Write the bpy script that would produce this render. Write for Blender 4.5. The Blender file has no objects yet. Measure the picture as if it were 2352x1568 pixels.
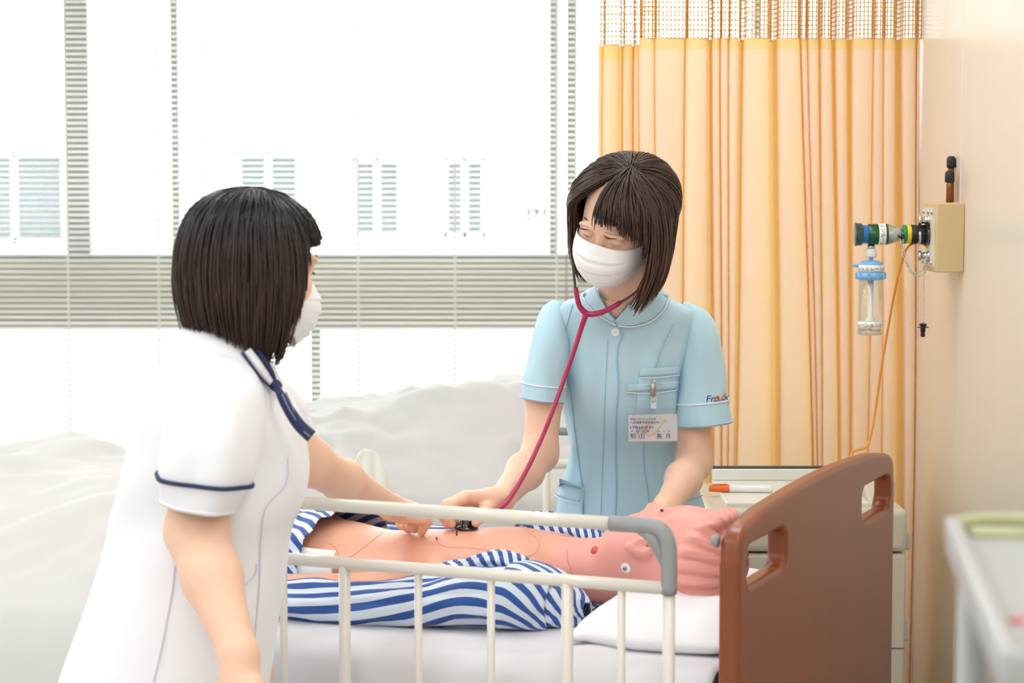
import bpy, bmesh, math, random
import numpy as np
from mathutils import Vector, Matrix, noise
from mathutils.bvhtree import BVHTree

# ------------------------------------------------------------------ camera, world, exposure
SC = bpy.context.scene
FPX, YH, HC = 5000.0, 400.0, 1.48            # focal length in px, horizon row, camera height
PITCH = math.atan((784.0 - YH) / FPX)
cam_d = bpy.data.cameras.new('camera'); cam = bpy.data.objects.new('camera', cam_d)
SC.collection.objects.link(cam); SC.camera = cam
cam_d.sensor_width = 36.0; cam_d.lens = 36.0 * FPX / 2352.0
cam_d.clip_start = 0.05; cam_d.clip_end = 200
cam.location = (0, 0, HC); cam.rotation_euler = (math.pi / 2 - PITCH, 0, 0)
cam_d.dof.use_dof = True; cam_d.dof.focus_distance = 4.2; cam_d.dof.aperture_fstop = 6.0
W = bpy.data.worlds.new('sky'); SC.world = W; W.use_nodes = True
W.node_tree.nodes['Background'].inputs[0].default_value = (0.93, 0.97, 1.0, 1)
W.node_tree.nodes['Background'].inputs[1].default_value = 8.0
LAMP = 7.0                                    # emission of the ceiling lamps
vs = SC.view_settings
vs.view_transform = 'Standard'; vs.look = 'None'; vs.gamma = 1.0; vs.use_curve_mapping = False
vs.exposure = 0.08
SC.cycles.max_bounces = 10; SC.cycles.diffuse_bounces = 6; SC.cycles.transparent_max_bounces = 24
SC.cycles.use_denoising = True
SC.cycles.sample_clamp_indirect = 6.0
random.seed(7); RNG = np.random.default_rng(7)

# ------------------------------------------------------------------ helpers
def ray(px, py):
    x = (px - 1176) / FPX; y = -(py - 784) / FPX
    cp, sp = math.cos(PITCH), math.sin(PITCH)
    return np.array([x, cp + y * sp, -sp + y * cp])
def P(px, py, Y):
    """the point at ground distance Y that a photo pixel looks at"""
    d = ray(px, py); return np.array([0, 0, HC]) + d * (Y / d[1])
AL = math.radians(23); BO = np.array([0.306, 3.2])      # bed yaw, bed's near head corner
BU = np.array([-math.cos(AL), math.sin(AL)]); BV = np.array([math.sin(AL), math.cos(AL)])
def bed(u, v, z):
    q = BO + BU * u + BV * v; return np.array([q[0], q[1], z])
def onbed(px, py, v):
    """(u,z) where a pixel's ray meets the upright plane at width v of the bed"""
    d = ray(px, py); n = np.array([BV[0], BV[1], 0]); B = bed(0, v, 0)
    t = np.dot(B - [0, 0, HC], n) / np.dot(d, n); q = np.array([0, 0, HC]) + t * d
    return float(np.dot(q[:2] - BO, BU)), float(q[2])
def onheadboard(px, py, u=-0.032):
    d = ray(px, py); n = np.array([BU[0], BU[1], 0]); B = bed(u, 0, 0)
    t = np.dot(B - [0, 0, HC], n) / np.dot(d, n); q = np.array([0, 0, HC]) + t * d
    return float(np.dot(q[:2] - BO, BV)), float(q[2])
def lin(c):
    c = c / 255.0
    return c / 12.92 if c <= 0.04045 else ((c + 0.055) / 1.055) ** 2.4
def rgb(r, g, b): return (lin(r), lin(g), lin(b), 1)

MATS = {}
def mat(name, col, rough=0.5, metal=0.0, var=0.0, scale=40.0, bump=0.0, bscale=None, spec=0.5,
        trans=0.0, alpha=1.0, sss=0.0, coat=0.0, emit=0.0, stretch=None, sheen=0.0):
    if name in MATS: return MATS[name]
    m = bpy.data.materials.new(name); m.use_nodes = True; nt = m.node_tree
    b = nt.nodes['Principled BSDF']
    b.inputs['Base Color'].default_value = col; b.inputs['Roughness'].default_value = rough
    b.inputs['Metallic'].default_value = metal; b.inputs['Specular IOR Level'].default_value = spec
    b.inputs['Transmission Weight'].default_value = trans; b.inputs['Alpha'].default_value = alpha
    b.inputs['Coat Weight'].default_value = coat; b.inputs['Sheen Weight'].default_value = sheen
    if sss:
        b.inputs['Subsurface Weight'].default_value = sss
        b.inputs['Subsurface Radius'].default_value = (1.0, 0.4, 0.25); b.inputs['Subsurface Scale'].default_value = 0.008
    if emit:
        b.inputs['Emission Color'].default_value = col; b.inputs['Emission Strength'].default_value = emit
    if var or bump:
        tc = nt.nodes.new('ShaderNodeTexCoord'); mp = nt.nodes.new('ShaderNodeMapping')
        if stretch: mp.inputs['Scale'].default_value = stretch
        nz = nt.nodes.new('ShaderNodeTexNoise'); nz.inputs['Scale'].default_value = scale; nz.inputs['Detail'].default_value = 4
        nt.links.new(tc.outputs['Object'], mp.inputs[0]); nt.links.new(mp.outputs[0], nz.inputs['Vector'])
        if var:
            mx = nt.nodes.new('ShaderNodeMix'); mx.data_type = 'RGBA'
            mx.inputs[6].default_value = tuple(max(0, c * (1 - var)) for c in col[:3]) + (1,)
            mx.inputs[7].default_value = tuple(min(1, c * (1 + var)) for c in col[:3]) + (1,)
            nt.links.new(nz.outputs[0], mx.inputs[0]); nt.links.new(mx.outputs[2], b.inputs['Base Color'])
        if bump:
            n2 = nz
            if bscale:
                n2 = nt.nodes.new('ShaderNodeTexNoise'); n2.inputs['Scale'].default_value = bscale
                nt.links.new(mp.outputs[0], n2.inputs['Vector'])
            bp = nt.nodes.new('ShaderNodeBump'); bp.inputs['Strength'].default_value = bump; bp.inputs['Distance'].default_value = 0.002
            nt.links.new(n2.outputs[0], bp.inputs['Height']); nt.links.new(bp.outputs[0], b.inputs['Normal'])
    MATS[name] = m; return m
def cloth_mat(name, col, tcol, tw=0.35, rough=0.9):
    """thin woven cloth: part of the light passes through"""
    if name in MATS: return MATS[name]
    m = bpy.data.materials.new(name); m.use_nodes = True; nt = m.node_tree; nt.nodes.clear()
    o = nt.nodes.new('ShaderNodeOutputMaterial'); d = nt.nodes.new('ShaderNodeBsdfDiffuse'); t = nt.nodes.new('ShaderNodeBsdfTranslucent')
    mx = nt.nodes.new('ShaderNodeMixShader'); mx.inputs[0].default_value = tw
    d.inputs[0].default_value = col; t.inputs[0].default_value = tcol
    nt.links.new(d.outputs[0], mx.inputs[1]); nt.links.new(t.outputs[0], mx.inputs[2]); nt.links.new(mx.outputs[0], o.inputs[0])
    MATS[name] = m; return m
def thin_glass(name, tint=(1, 1, 1, 1), refl=0.06, rough=0.02, gain=0.6):
    if name in MATS: return MATS[name]
    m = bpy.data.materials.new(name); m.use_nodes = True; nt = m.node_tree; nt.nodes.clear()
    o = nt.nodes.new('ShaderNodeOutputMaterial'); d = nt.nodes.new('ShaderNodeBsdfTransparent'); g = nt.nodes.new('ShaderNodeBsdfGlossy')
    lw = nt.nodes.new('ShaderNodeLayerWeight'); lw.inputs[0].default_value = 0.25
    ma = nt.nodes.new('ShaderNodeMath'); ma.operation = 'MULTIPLY_ADD'; ma.inputs[1].default_value = gain; ma.inputs[2].default_value = refl
    mx = nt.nodes.new('ShaderNodeMixShader'); d.inputs[0].default_value = tint; g.inputs['Roughness'].default_value = rough
    nt.links.new(lw.outputs['Fresnel'], ma.inputs[0]); nt.links.new(ma.outputs[0], mx.inputs[0])
    nt.links.new(d.outputs[0], mx.inputs[1]); nt.links.new(g.outputs[0], mx.inputs[2]); nt.links.new(mx.outputs[0], o.inputs[0])
    MATS[name] = m; return m

def tag(o, label=None, cat=None, group=None, kind=None):
    if label: o['label'] = label
    if cat: o['category'] = cat
    if group: o['group'] = group
    if kind: o['kind'] = kind
    return o
def thing(name, loc, label, cat, group=None, kind=None):
    o = bpy.data.objects.new(name, None); SC.collection.objects.link(o); o.location = tuple(loc)
    o.empty_display_size = 0.1
    return tag(o, label, cat, group, kind)
def world_loc(o):
    l = Vector(o.location)
    while o.parent:                       # parents are never rotated
        o = o.parent; l = l + Vector(o.location)
    return l
def obj(name, verts, faces, m, parent=None, smooth=True, uv=None, sub=0, solid=0.0, bevel=0.0):
    """one mesh object from world-space vertices; its origin is its parent's"""
    V = np.asarray(verts, float).reshape(-1, 3)
    off = np.array(world_loc(parent)) if parent else V.mean(0) if len(V) else np.zeros(3)
    me = bpy.data.meshes.new(name)
    me.from_pydata((V - off).tolist(), [], faces if isinstance(faces, list) else faces.tolist()); me.update()
    o = bpy.data.objects.new(name, me); SC.collection.objects.link(o)
    if parent: o.parent = parent
    else: o.location = tuple(off)
    for mm in (m if isinstance(m, (list, tuple)) else [m]): me.materials.append(mm)
    if smooth: me.polygons.foreach_set('use_smooth', [True] * len(me.polygons))
    if uv is not None:
        l = me.uv_layers.new(name='uv'); idx = np.zeros(len(me.loops), int); me.loops.foreach_get('vertex_index', idx)
        l.data.foreach_set('uv', np.asarray(uv, float)[idx].ravel())
    if solid:
        s = o.modifiers.new('thickness', 'SOLIDIFY'); s.thickness = solid; s.offset = 0
    if bevel:
        s = o.modifiers.new('bevel', 'BEVEL'); s.width = bevel; s.segments = 3; s.limit_method = 'ANGLE'; s.angle_limit = math.radians(40)
        s.harden_normals = False
        for p in me.polygons: p.use_smooth = True
        try: me.set_sharp_from_angle(angle=math.radians(40))
        except Exception: pass
    if sub:
        s = o.modifiers.new('subdivision', 'SUBSURF'); s.levels = sub; s.render_levels = sub
    return o
class MB:
    """collects shapes of ONE part"""
    def __init__(s): s.v = []; s.f = []; s.n = 0
    def add(s, v, f):
        v = np.asarray(v, float).reshape(-1, 3); s.v.append(v)
        s.f += [[i + s.n for i in q] for q in f]; s.n += len(v); return s
    def box(s, c, d, ax=None):
        c = np.array(c, float); ax = np.eye(3) if ax is None else np.array(ax, float)
        q = np.array([[x, y, z] for x in (-.5, .5) for y in (-.5, .5) for z in (-.5, .5)]) * np.array(d)
        return s.add(c + q @ ax, [[0, 1, 3, 2], [4, 6, 7, 5], [0, 4, 5, 1], [2, 3, 7, 6], [0, 2, 6, 4], [1, 5, 7, 3]])
    def box2(s, lo, hi):
        lo = np.array(lo); hi = np.array(hi); return s.box((lo + hi) / 2, hi - lo)
    def tube(s, pts, r, seg=10, cap=True):
        v, f = tube_mesh(pts, r, seg, cap); return s.add(v, f)
    def lathe(s, a, b, prof, seg=20):
        """prof: (t,r) along the axis a->b, t in metres from a"""
        a = np.array(a, float); d = np.array(b, float) - a; d /= np.linalg.norm(d)
        return s.add(*rings_mesh([circle(a + d * t, d, r, seg) for t, r in prof], True))
    def build(s, name, m, parent=None, **k):
        return obj(name, np.vstack(s.v), s.f, m, parent, **k)
def frame_of(d):
    d = np.array(d, float); d /= np.linalg.norm(d)
    h = np.array([0, 0, 1.0]) if abs(d[2]) < 0.9 else np.array([1.0, 0, 0])
    x = np.cross(h, d); x /= np.linalg.norm(x); return x, np.cross(d, x), d
def circle(c, d, r, seg):
    x, y, _ = frame_of(d); t = np.arange(seg) * 2 * math.pi / seg
    return np.array(c) + r * (np.outer(np.cos(t), x) + np.outer(np.sin(t), y))
def rings_mesh(rings, cap=True, capb=None):
    n, m = len(rings), len(rings[0]); v = np.vstack(rings); f = []
    for i in range(n - 1):
        for j in range(m):
            k = (j + 1) % m; f.append([i * m + j, i * m + k, (i + 1) * m + k, (i + 1) * m + j])
    if cap: f.append(list(range(m))[::-1])
    if cap if capb is None else capb: f.append([(n - 1) * m + j for j in range(m)])
    return v, f
def spline(pts, n):
    """Catmull-Rom through the rows of pts, n samples"""
    p = np.asarray(pts, float); k = len(p)
    if k < 3:
        t = np.linspace(0, 1, n)[:, None]; return p[0] * (1 - t) + p[-1] * t
    q = np.vstack([2 * p[0] - p[1], p, 2 * p[-1] - p[-2]])
    out = []
    for s in np.linspace(0, k - 1, n):
        i = min(int(s), k - 2); t = s - i; a, b, c, d = q[i], q[i + 1], q[i + 2], q[i + 3]
        out.append(0.5 * ((2 * b) + (c - a) * t + (2 * a - 5 * b + 4 * c - d) * t * t + (3 * b - a - 3 * c + d) * t ** 3))
    return np.array(out)
def tube_mesh(pts, r, seg=10, cap=True):
    p = np.asarray(pts, float); n = len(p); r = np.full(n, r) if np.isscalar(r) else np.asarray(r, float)
    if len(r) != n: r = np.interp(np.linspace(0, 1, n), np.linspace(0, 1, len(r)), r)
    T = np.gradient(p, axis=0); T /= np.linalg.norm(T, axis=1)[:, None] + 1e-12
    x, y, _ = frame_of(T[0]); rings = []; t = np.arange(seg) * 2 * math.pi / seg
    for i in range(n):
        x = x - T[i] * np.dot(x, T[i]); x /= np.linalg.norm(x); y = np.cross(T[i], x)
        rings.append(p[i] + r[i] * (np.outer(np.cos(t), x) + np.outer(np.sin(t), y)))
    return rings_mesh(rings, cap)
def tube(name, pts, r, m, parent=None, n=0, seg=10, **k):
    if n: pts = spline(pts, n)
    return obj(name, *tube_mesh(pts, r, seg), m, parent, **k)
def boxo(name, lo, hi, m, parent=None, bevel=0.0, **k):
    return MB().box2(lo, hi).build(name, m, parent, smooth=False, bevel=bevel, **k)
def spow(a, e): return np.sign(a) * np.abs(a) ** e
def pxring(l, r, Y, hd, seg=64, e=2.2, tilt=0.0):
    """ring whose silhouette passes two photo pixels, at distance Y, half depth hd"""
    A = P(l[0], l[1], Y); B = P(r[0], r[1], Y); c = (A + B) / 2; a = (B - A) / 2
    b = np.array([0, 1.0, 0]) * hd
    b[2] = tilt * hd
    t = np.arange(seg) * 2 * math.pi / seg; k = 2.0 / e
    return c + np.outer(spow(np.cos(t), k), a) + np.outer(spow(np.sin(t), k), b)
def ring3(c, a, b, seg=48, e=2.2):
    t = np.arange(seg) * 2 * math.pi / seg; k = 2.0 / e
    return np.array(c) + np.outer(spow(np.cos(t), k), a) + np.outer(spow(np.sin(t), k), b)
def dense(rings, mult):
    """smooth interpolation between key rings"""
    R = np.array(rings); n, m, _ = R.shape
    return spline(R.reshape(n, -1), (n - 1) * mult + 1).reshape(-1, m, 3)
def wrinkle(rings, amp, su=3.0, sv=6.0, seed=0.0, fn=None):
    """push ring points in and out by soft noise: folds of cloth"""
    R = np.array(rings); n, m, _ = R.shape; c = R.mean(1, keepdims=True); d = R - c
    L = np.linalg.norm(d, axis=2, keepdims=True) + 1e-9
    for i in range(n):
        for j in range(m):
            t = 2 * math.pi * j / m
            a = amp if fn is None else amp * fn(i / (n - 1), t)
            w = noise.noise(Vector((math.cos(t) * su + seed, math.sin(t) * su, i / (n - 1) * sv + seed)))
            R[i, j] += d[i, j] / L[i, j] * a * w
    return R
def bvh_of(o):
    dg = bpy.context.evaluated_depsgraph_get(); dg.update()
    e = o.evaluated_get(dg); me = e.to_mesh(); wl = world_loc(o)
    v = [Vector(x.co) + wl for x in me.vertices]; f = [list(p.vertices) for p in me.polygons]
    e.to_mesh_clear(); return BVHTree.FromPolygons(v, f)
def hit(bv, px, py, off=0.0):
    """point and normal where a photo pixel meets a built surface"""
    d = Vector(ray(px, py)).normalized(); l, n, i, t = bv.ray_cast(Vector((0, 0, HC)), d)
    if l is None: return None, None
    if n.dot(d) > 0: n = -n
    return np.array(l) + np.array(n) * off, np.array(n)
def trace(bv, pts, n, off):
    q = spline(np.array(pts, float), n); out = []
    for x, y in q:
        a, _ = hit(bv, x, y, off)
        if a is not None and (not out or np.linalg.norm(a - out[-1]) < 0.08): out.append(a)
    return np.array(out)

# ---- smooth solid shapes: signed distance field + surface nets
class Field:
    def __init__(s, lo, hi, h):
        s.lo = np.array(lo, float); s.h = h; s.n = np.ceil((np.array(hi) - s.lo) / h).astype(int) + 1
        s.F = np.full(s.n, 0.06, np.float32)
    def _blk(s, lo, hi, pad):
        i0 = np.clip(np.floor((np.array(lo) - pad - s.lo) / s.h).astype(int), 0, s.n - 1)
        i1 = np.clip(np.ceil((np.array(hi) + pad - s.lo) / s.h).astype(int) + 1, 1, s.n)
        sl = tuple(slice(a, max(a, b)) for a, b in zip(i0, i1))
        ax = [(s.lo[k] + s.h * np.arange(sl[k].start, sl[k].stop)).astype(np.float32) for k in range(3)]
        return sl, ax
    def _op(s, sl, d, k, op):
        F = s.F[sl]
        if op == 'u':
            h = np.clip(0.5 + 0.5 * (d - F) / k, 0, 1); s.F[sl] = d * (1 - h) + F * h - k * h * (1 - h)
        else:
            h = np.clip(0.5 - 0.5 * (F + d) / k, 0, 1); s.F[sl] = F * (1 - h) - d * h + k * h * (1 - h)
    def cone(s, a, b, ra, rb, k=0.012, op='u'):
        a = np.array(a, float); b = np.array(b, float); r = max(ra, rb)
        sl, ax = s._blk(np.minimum(a, b) - r, np.maximum(a, b) + r, k + 0.012)
        if 0 in s.F[sl].shape: return s
        ba = b - a; L = float(ba @ ba) + 1e-12
        X = ax[0][:, None, None] - a[0]; Y = ax[1][None, :, None] - a[1]; Z = ax[2][None, None, :] - a[2]
        t = np.clip((X * ba[0] + Y * ba[1] + Z * ba[2]) / L, 0, 1)
        d = np.sqrt((X - ba[0] * t) ** 2 + (Y - ba[1] * t) ** 2 + (Z - ba[2] * t) ** 2) - (ra + (rb - ra) * t)
        s._op(sl, d.astype(np.float32), k, op); return s
    def chain(s, pts, rs, k=0.012):
        for i in range(len(pts) - 1): s.cone(pts[i], pts[i + 1], rs[i], rs[i + 1], k)
        return s
    def ell(s, c, r, R=None, k=0.012, op='u'):
        c = np.array(c, float); r = np.array(r, float); R = np.eye(3) if R is None else np.array(R)   # columns: local axes
        e = np.abs(R) @ r
        sl, ax = s._blk(c - e, c + e, k + 0.012)
        if 0 in s.F[sl].shape: return s
        X = ax[0][:, None, None] - c[0]; Y = ax[1][None, :, None] - c[1]; Z = ax[2][None, None, :] - c[2]
        q = [X * R[0, i] + Y * R[1, i] + Z * R[2, i] for i in range(3)]
        k0 = np.sqrt(sum((q[i] / r[i]) ** 2 for i in range(3))); k1 = np.sqrt(sum((q[i] / r[i] ** 2) ** 2 for i in range(3))) + 1e-9
        s._op(sl, (k0 * (k0 - 1) / k1).astype(np.float32), k, op); return s
    def mesh(s):
        F = s.F; S = (F < 0); n = S.shape
        c = np.zeros((n[0] - 1, n[1] - 1, n[2] - 1), np.uint8)
        for dx in (0, 1):
            for dy in (0, 1):
                for dz in (0, 1): c += S[dx:n[0] - 1 + dx, dy:n[1] - 1 + dy, dz:n[2] - 1 + dz]
        I = np.argwhere((c > 0) & (c < 8)); idx = np.full(c.shape, -1, np.int32); idx[I[:, 0], I[:, 1], I[:, 2]] = np.arange(len(I))
        acc = np.zeros((len(I), 3)); cnt = np.zeros(len(I))
        cor = [np.array([x, y, z]) for x in (0, 1) for y in (0, 1) for z in (0, 1)]
        val = [F[I[:, 0] + q[0], I[:, 1] + q[1], I[:, 2] + q[2]] for q in cor]
        for i in range(8):
            for j in range(i + 1, 8):
                if np.abs(cor[i] - cor[j]).sum() != 1: continue
                m = (val[i] < 0) != (val[j] < 0); t = val[i][m] / (val[i][m] - val[j][m])
                acc[m] += cor[i] + t[:, None] * (cor[j] - cor[i]); cnt[m] += 1
        V = s.lo + s.h * (I + acc / cnt[:, None]); Q = []
        for ax in range(3):
            sa = [slice(0, k) for k in n]; sb = list(sa); sa[ax] = slice(0, n[ax] - 1); sb[ax] = slice(1, n[ax])
            A = S[tuple(sa)]; B = S[tuple(sb)]; E = np.argwhere(A != B); u, w = [(1, 2), (2, 0), (0, 1)][ax]
            E = E[(E[:, u] > 0) & (E[:, w] > 0) & (E[:, u] < n[u] - 1) & (E[:, w] < n[w] - 1)]
            flip = A[E[:, 0], E[:, 1], E[:, 2]]; qs = []
            for du, dw in ((1, 1), (0, 1), (0, 0), (1, 0)):
                k = E.copy(); k[:, u] -= du; k[:, w] -= dw; qs.append(idx[k[:, 0], k[:, 1], k[:, 2]])
            q = np.stack(qs, 1); q[~flip] = q[~flip][:, ::-1]; Q.append(q)
        return V, np.vstack(Q)
    def build(s, name, m, parent=None, smooth_it=1):
        V, Q = s.mesh(); a = Q.ravel(); b = np.roll(Q, -1, 1).ravel()
        for _ in range(smooth_it):
            acc = np.zeros_like(V); cnt = np.zeros(len(V))
            for k in range(3): acc[:, k] = np.bincount(a, V[b, k], len(V)) + np.bincount(b, V[a, k], len(V))
            cnt = np.bincount(a, minlength=len(V)) + np.bincount(b, minlength=len(V))
            V = 0.5 * V + 0.5 * acc / np.maximum(cnt, 1)[:, None]
        return fast_obj(name, V, Q, m, parent)
def fast_obj(name, V, Q, m, parent=None, uv=None):
    off = np.array(world_loc(parent)) if parent else V.mean(0)
    me = bpy.data.meshes.new(name); k = Q.shape[1]
    me.vertices.add(len(V)); me.vertices.foreach_set('co', (V - off).astype(np.float32).ravel())
    me.loops.add(Q.size); me.loops.foreach_set('vertex_index', Q.astype(np.int32).ravel())
    me.polygons.add(len(Q)); me.polygons.foreach_set('loop_start', np.arange(len(Q), dtype=np.int32) * k)
    me.polygons.foreach_set('use_smooth', np.ones(len(Q), bool)); me.update(calc_edges=True); me.validate()
    me.materials.append(m)
    if uv is not None:
        l = me.uv_layers.new(name='uv'); l.data.foreach_set('uv', np.asarray(uv, np.float32)[Q.ravel()].ravel())
    o = bpy.data.objects.new(name, me); SC.collection.objects.link(o)
    if parent: o.parent = parent
    else: o.location = tuple(off)
    return o
def text_mesh(s, size):
    """outline of a string as flat triangles in the xy plane, start at the origin"""
    cu = bpy.data.curves.new('t', 'FONT'); cu.body = s; cu.size = size; cu.resolution_u = 3
    o = bpy.data.objects.new('t', cu); SC.collection.objects.link(o); dg = bpy.context.evaluated_depsgraph_get()
    me = o.evaluated_get(dg).to_mesh(); v = np.array([tuple(x.co) for x in me.vertices]).reshape(-1, 3); f = [list(p.vertices) for p in me.polygons]
    o.evaluated_get(dg).to_mesh_clear(); bpy.data.objects.remove(o); bpy.data.curves.remove(cu)
    return v, f
# ------------------------------------------------------------------ room shell
XW, YW, XL, YF, ZC = 0.97, 8.5, -5.2, -3.2, 2.65
m_wall = mat('wall_paint', rgb(240, 238, 234), 0.45, var=0.03, scale=3, bump=0.05, bscale=90)
m_wallr = mat('laminate_wall', rgb(228, 218, 203), 0.27, var=0.035, scale=2.5, bump=0.12, bscale=60, stretch=(1, 1, 0.15), coat=0.05)
m_ceil = mat('ceiling_board', rgb(246, 245, 242), 0.8, var=0.02, scale=30, bump=0.1)
m_floor = mat('vinyl_floor', rgb(206, 204, 200), 0.3, var=0.05, scale=8, coat=0.2)
m_alu = mat('window_aluminium', rgb(150, 150, 148), 0.45, metal=0.3, var=0.03)
m_tran = mat('transom_panel', rgb(176, 166, 150), 0.6, var=0.03, scale=6)
m_glass = thin_glass('window_glass', (0.96, 0.98, 0.97, 1), 0.03)
def zrow(y, Y=YW): return float(P(1176, y, Y)[2])
def xcol(x, Y=YW): return float((x - 1176) / FPX * Y * 0.9995)
def S(o): return tag(o, kind='structure')
S(boxo('floor', (XL, YF, -0.1), (XW, YW + 0.2, 0), m_floor))
S(boxo('ceiling', (XL, YF, ZC), (XW, YW + 0.2, ZC + 0.1), m_ceil))
S(boxo('wall_left', (XL - 0.1, YF, 0), (XL, YW + 0.2, ZC), m_wall))
S(boxo('wall_front', (XL, YF - 0.1, 0), (XW, YF, ZC), m_wall))
wr = thing('wall_right', (XW, 4, 0), None, None, kind='structure')
ys = [YF, -2.0, -0.8, 0.4, 1.6, 2.8, 4.0, 4.72, 5.92, 7.12, 8.5]
for i in range(len(ys) - 1):
    boxo('wall_panel', (XW, ys[i] + 0.002, 0), (XW + 0.03, ys[i + 1] - 0.002, ZC), m_wallr, wr, bevel=0.002)
boxo('wall_backing', (XW + 0.026, YF, 0), (XW + 0.14, YW + 0.2, ZC), mat('joint_strip', rgb(196, 186, 170), 0.6), wr)
S(boxo('baseboard_right', (XW - 0.008, YF, 0), (XW, YW, 0.09), mat('baseboard_vinyl', rgb(120, 105, 90), 0.5)))
zs, zl, zu, zt = zrow(1045), zrow(748), zrow(602), 2.48       # sill, lower head, upper sill, upper head
wb = thing('wall_back', (0, YW, 0), None, None, kind='structure')
boxo('spandrel', (XL, YW, 0), (XW, YW + 0.16, zs), m_wall, wb)
boxo('transom', (XL, YW, zl), (XW, YW + 0.16, zu), m_tran, wb)
boxo('transom_lip', (XL, YW - 0.03, zl - 0.004), (XW, YW, zl + 0.012), m_tran, wb)
boxo('header', (XL, YW, zt), (XW, YW + 0.16, ZC), m_wall, wb)
boxo('sill_board', (XL, YW - 0.10, zs - 0.02), (XW, YW + 0.01, zs + 0.004), mat('sill_board', rgb(190, 186, 178), 0.4), wb, bevel=0.004)
# windows: upper row and lower row; each is frame + pane
def window(n, x0, x1, z0, z1, fl, fr, fb=0.03, ft=0.03):
    t = thing('window_%d' % n, ((x0 + x1) / 2, YW, z0), None, None, kind='structure')
    y0, y1 = YW + 0.02, YW + 0.09
    f = MB().box2((x0, y0, z0), (x0 + fl, y1, z1)).box2((x1 - fr, y0, z0), (x1, y1, z1))
    f.box2((x0 + fl, y0, z0), (x1 - fr, y1, z0 + fb)).box2((x0 + fl, y0, z1 - ft), (x1 - fr, y1, z1))
    f.build('window_frame', m_alu, t, smooth=False)
    boxo('pane', (x0 + fl, y0 + 0.03, z0 + fb), (x1 - fr, y0 + 0.036, z1 - ft), m_glass, t)
    return t
ux = [XL, xcol(-620), xcol(178), xcol(402), xcol(1272), xcol(1314), XW]
fw = {1: (0.04, 0.04), 2: (0.04, 0.044), 3: (0.046, 0.014), 4: (0.015, 0.017), 5: (0.018, 0.02), 6: (0.019, 0.03)}
wn = 0
for i in range(6):
    wn += 1
    w = window(wn, ux[i], ux[i + 1], zu, zt, *fw[i + 1])
    if i == 2:
        MB().box((xcol(396), YW + 0.005, zrow(412)), (0.045, 0.03, 0.012)).box((xcol(402), YW + 0.012, zrow(412)), (0.018, 0.03, 0.04)).build('latch', m_alu, w, smooth=False)
lx = [XL, xcol(-520), xcol(722), xcol(1640), XW]
for i in range(4):
    wn += 1; window(wn, lx[i], lx[i + 1], zs, zl, 0.019, 0.019, 0.02, 0.02)
# venetian blinds: every slat its own part
m_slat = cloth_mat('blind_slat', rgb(244, 244, 242), rgb(246, 246, 244), 0.45)
m_cord = mat('blind_cord', rgb(235, 235, 230), 0.8)
YB = YW - 0.17; zb0 = zrow(1040, YB) + 0.01; zb1 = 2.46; pitch = 0.0218; ta = math.radians(22)
def blind(x0, x1, label, cords):
    c = (x0 + x1) / 2; t = thing('window_blind', (c, YB, zb1), label, 'blind', 'venetian blinds')
    boxo('head_rail', (x0, YB - 0.02, zb1), (x1, YB + 0.02, zb1 + 0.035), m_cord, t, bevel=0.003)
    boxo('bottom_rail', (x0, YB - 0.013, zb0 - 0.012), (x1, YB + 0.013, zb0), m_cord, t, bevel=0.003)
    prof = []
    for s, o in ((1, 0), (-1, -0.0006)):
        for k in (np.linspace(-1, 1, 5) if s > 0 else np.linspace(1, -1, 5)):
            d, h = 0.0125 * k, 0.0022 * (1 - k * k) + o
            prof.append((d * math.cos(ta) - h * math.sin(ta), d * math.sin(ta) + h * math.cos(ta)))
    V = np.array([[x, a, b] for x in ((x0 - c), (x1 - c)) for a, b in prof]); n = len(prof)
    f = [[j, (j + 1) % n, n + (j + 1) % n, n + j] for j in range(n)] + [list(range(n))[::-1], list(range(n, 2 * n))]
    me = bpy.data.meshes.new('slat'); me.from_pydata(V.tolist(), [], f); me.materials.append(m_slat)
    k = 0; z = zb0 + 0.012
    while z < zb1 - 0.01:
        o = bpy.data.objects.new('slat', me); SC.collection.objects.link(o); o.parent = t; o.location = (0, 0, z - zb1); z += pitch
    for px in cords:
        x = xcol(px, YB); MB().box2((x - 0.004, YB - 0.016, zb0), (x + 0.004, YB - 0.0145, zb1)).build('ladder_tape', m_cord, t, smooth=False)
    return t
blind(XL + 0.6, xcol(411, YB), 'white venetian blind behind the woman in the white uniform, before the narrow window', (-300, 157, 365))
blind(xcol(415, YB), xcol(1299, YB), 'wide white venetian blind over the broad window between the two women', (470, 823, 1045, 1278))
blind(xcol(1303, YB), XW - 0.02, 'white venetian blind next to and behind the yellow cubicle curtain', (1322, 1500))
# what lies outside: a pale building across the street
m_bld = mat('outside_render', rgb(236, 236, 234), 0.9, var=0.02, scale=1)
m_bwin = mat('outside_window_glass', rgb(60, 69, 76), 0.25, var=0.1, scale=1)
m_bfr = mat('outside_window_frame', rgb(190, 192, 190), 0.6)
YO = 24.0
b = thing('apartment_building', (P(700, 700, YO)[0], YO + 4, -4), 'pale rendered building outside the windows with recessed grey windows', 'building')
gx0, gx1 = xcol(-1500, YO), xcol(2600, YO)
wins = [(-90, 148, 352, 556), (540, 690, 346, 482), (806, 924, 360, 550), (1017, 1117, 360, 545), (-520, -300, 352, 556), (1208, 1258, 480, 510)]
boxs = sorted([(xcol(a, YO), xcol(c, YO), zrow(f, YO), zrow(e, YO)) for a, c, e, f in wins])
mb = MB(); cur = gx0
for x0, x1, z0, z1 in boxs:
    mb.box2((cur, YO, -4), (x0, YO + 0.3, 7)); mb.box2((x0, YO, -4), (x1, YO + 0.3, z0)); mb.box2((x0, YO, z1), (x1, YO + 0.3, 7)); cur = x1
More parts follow.
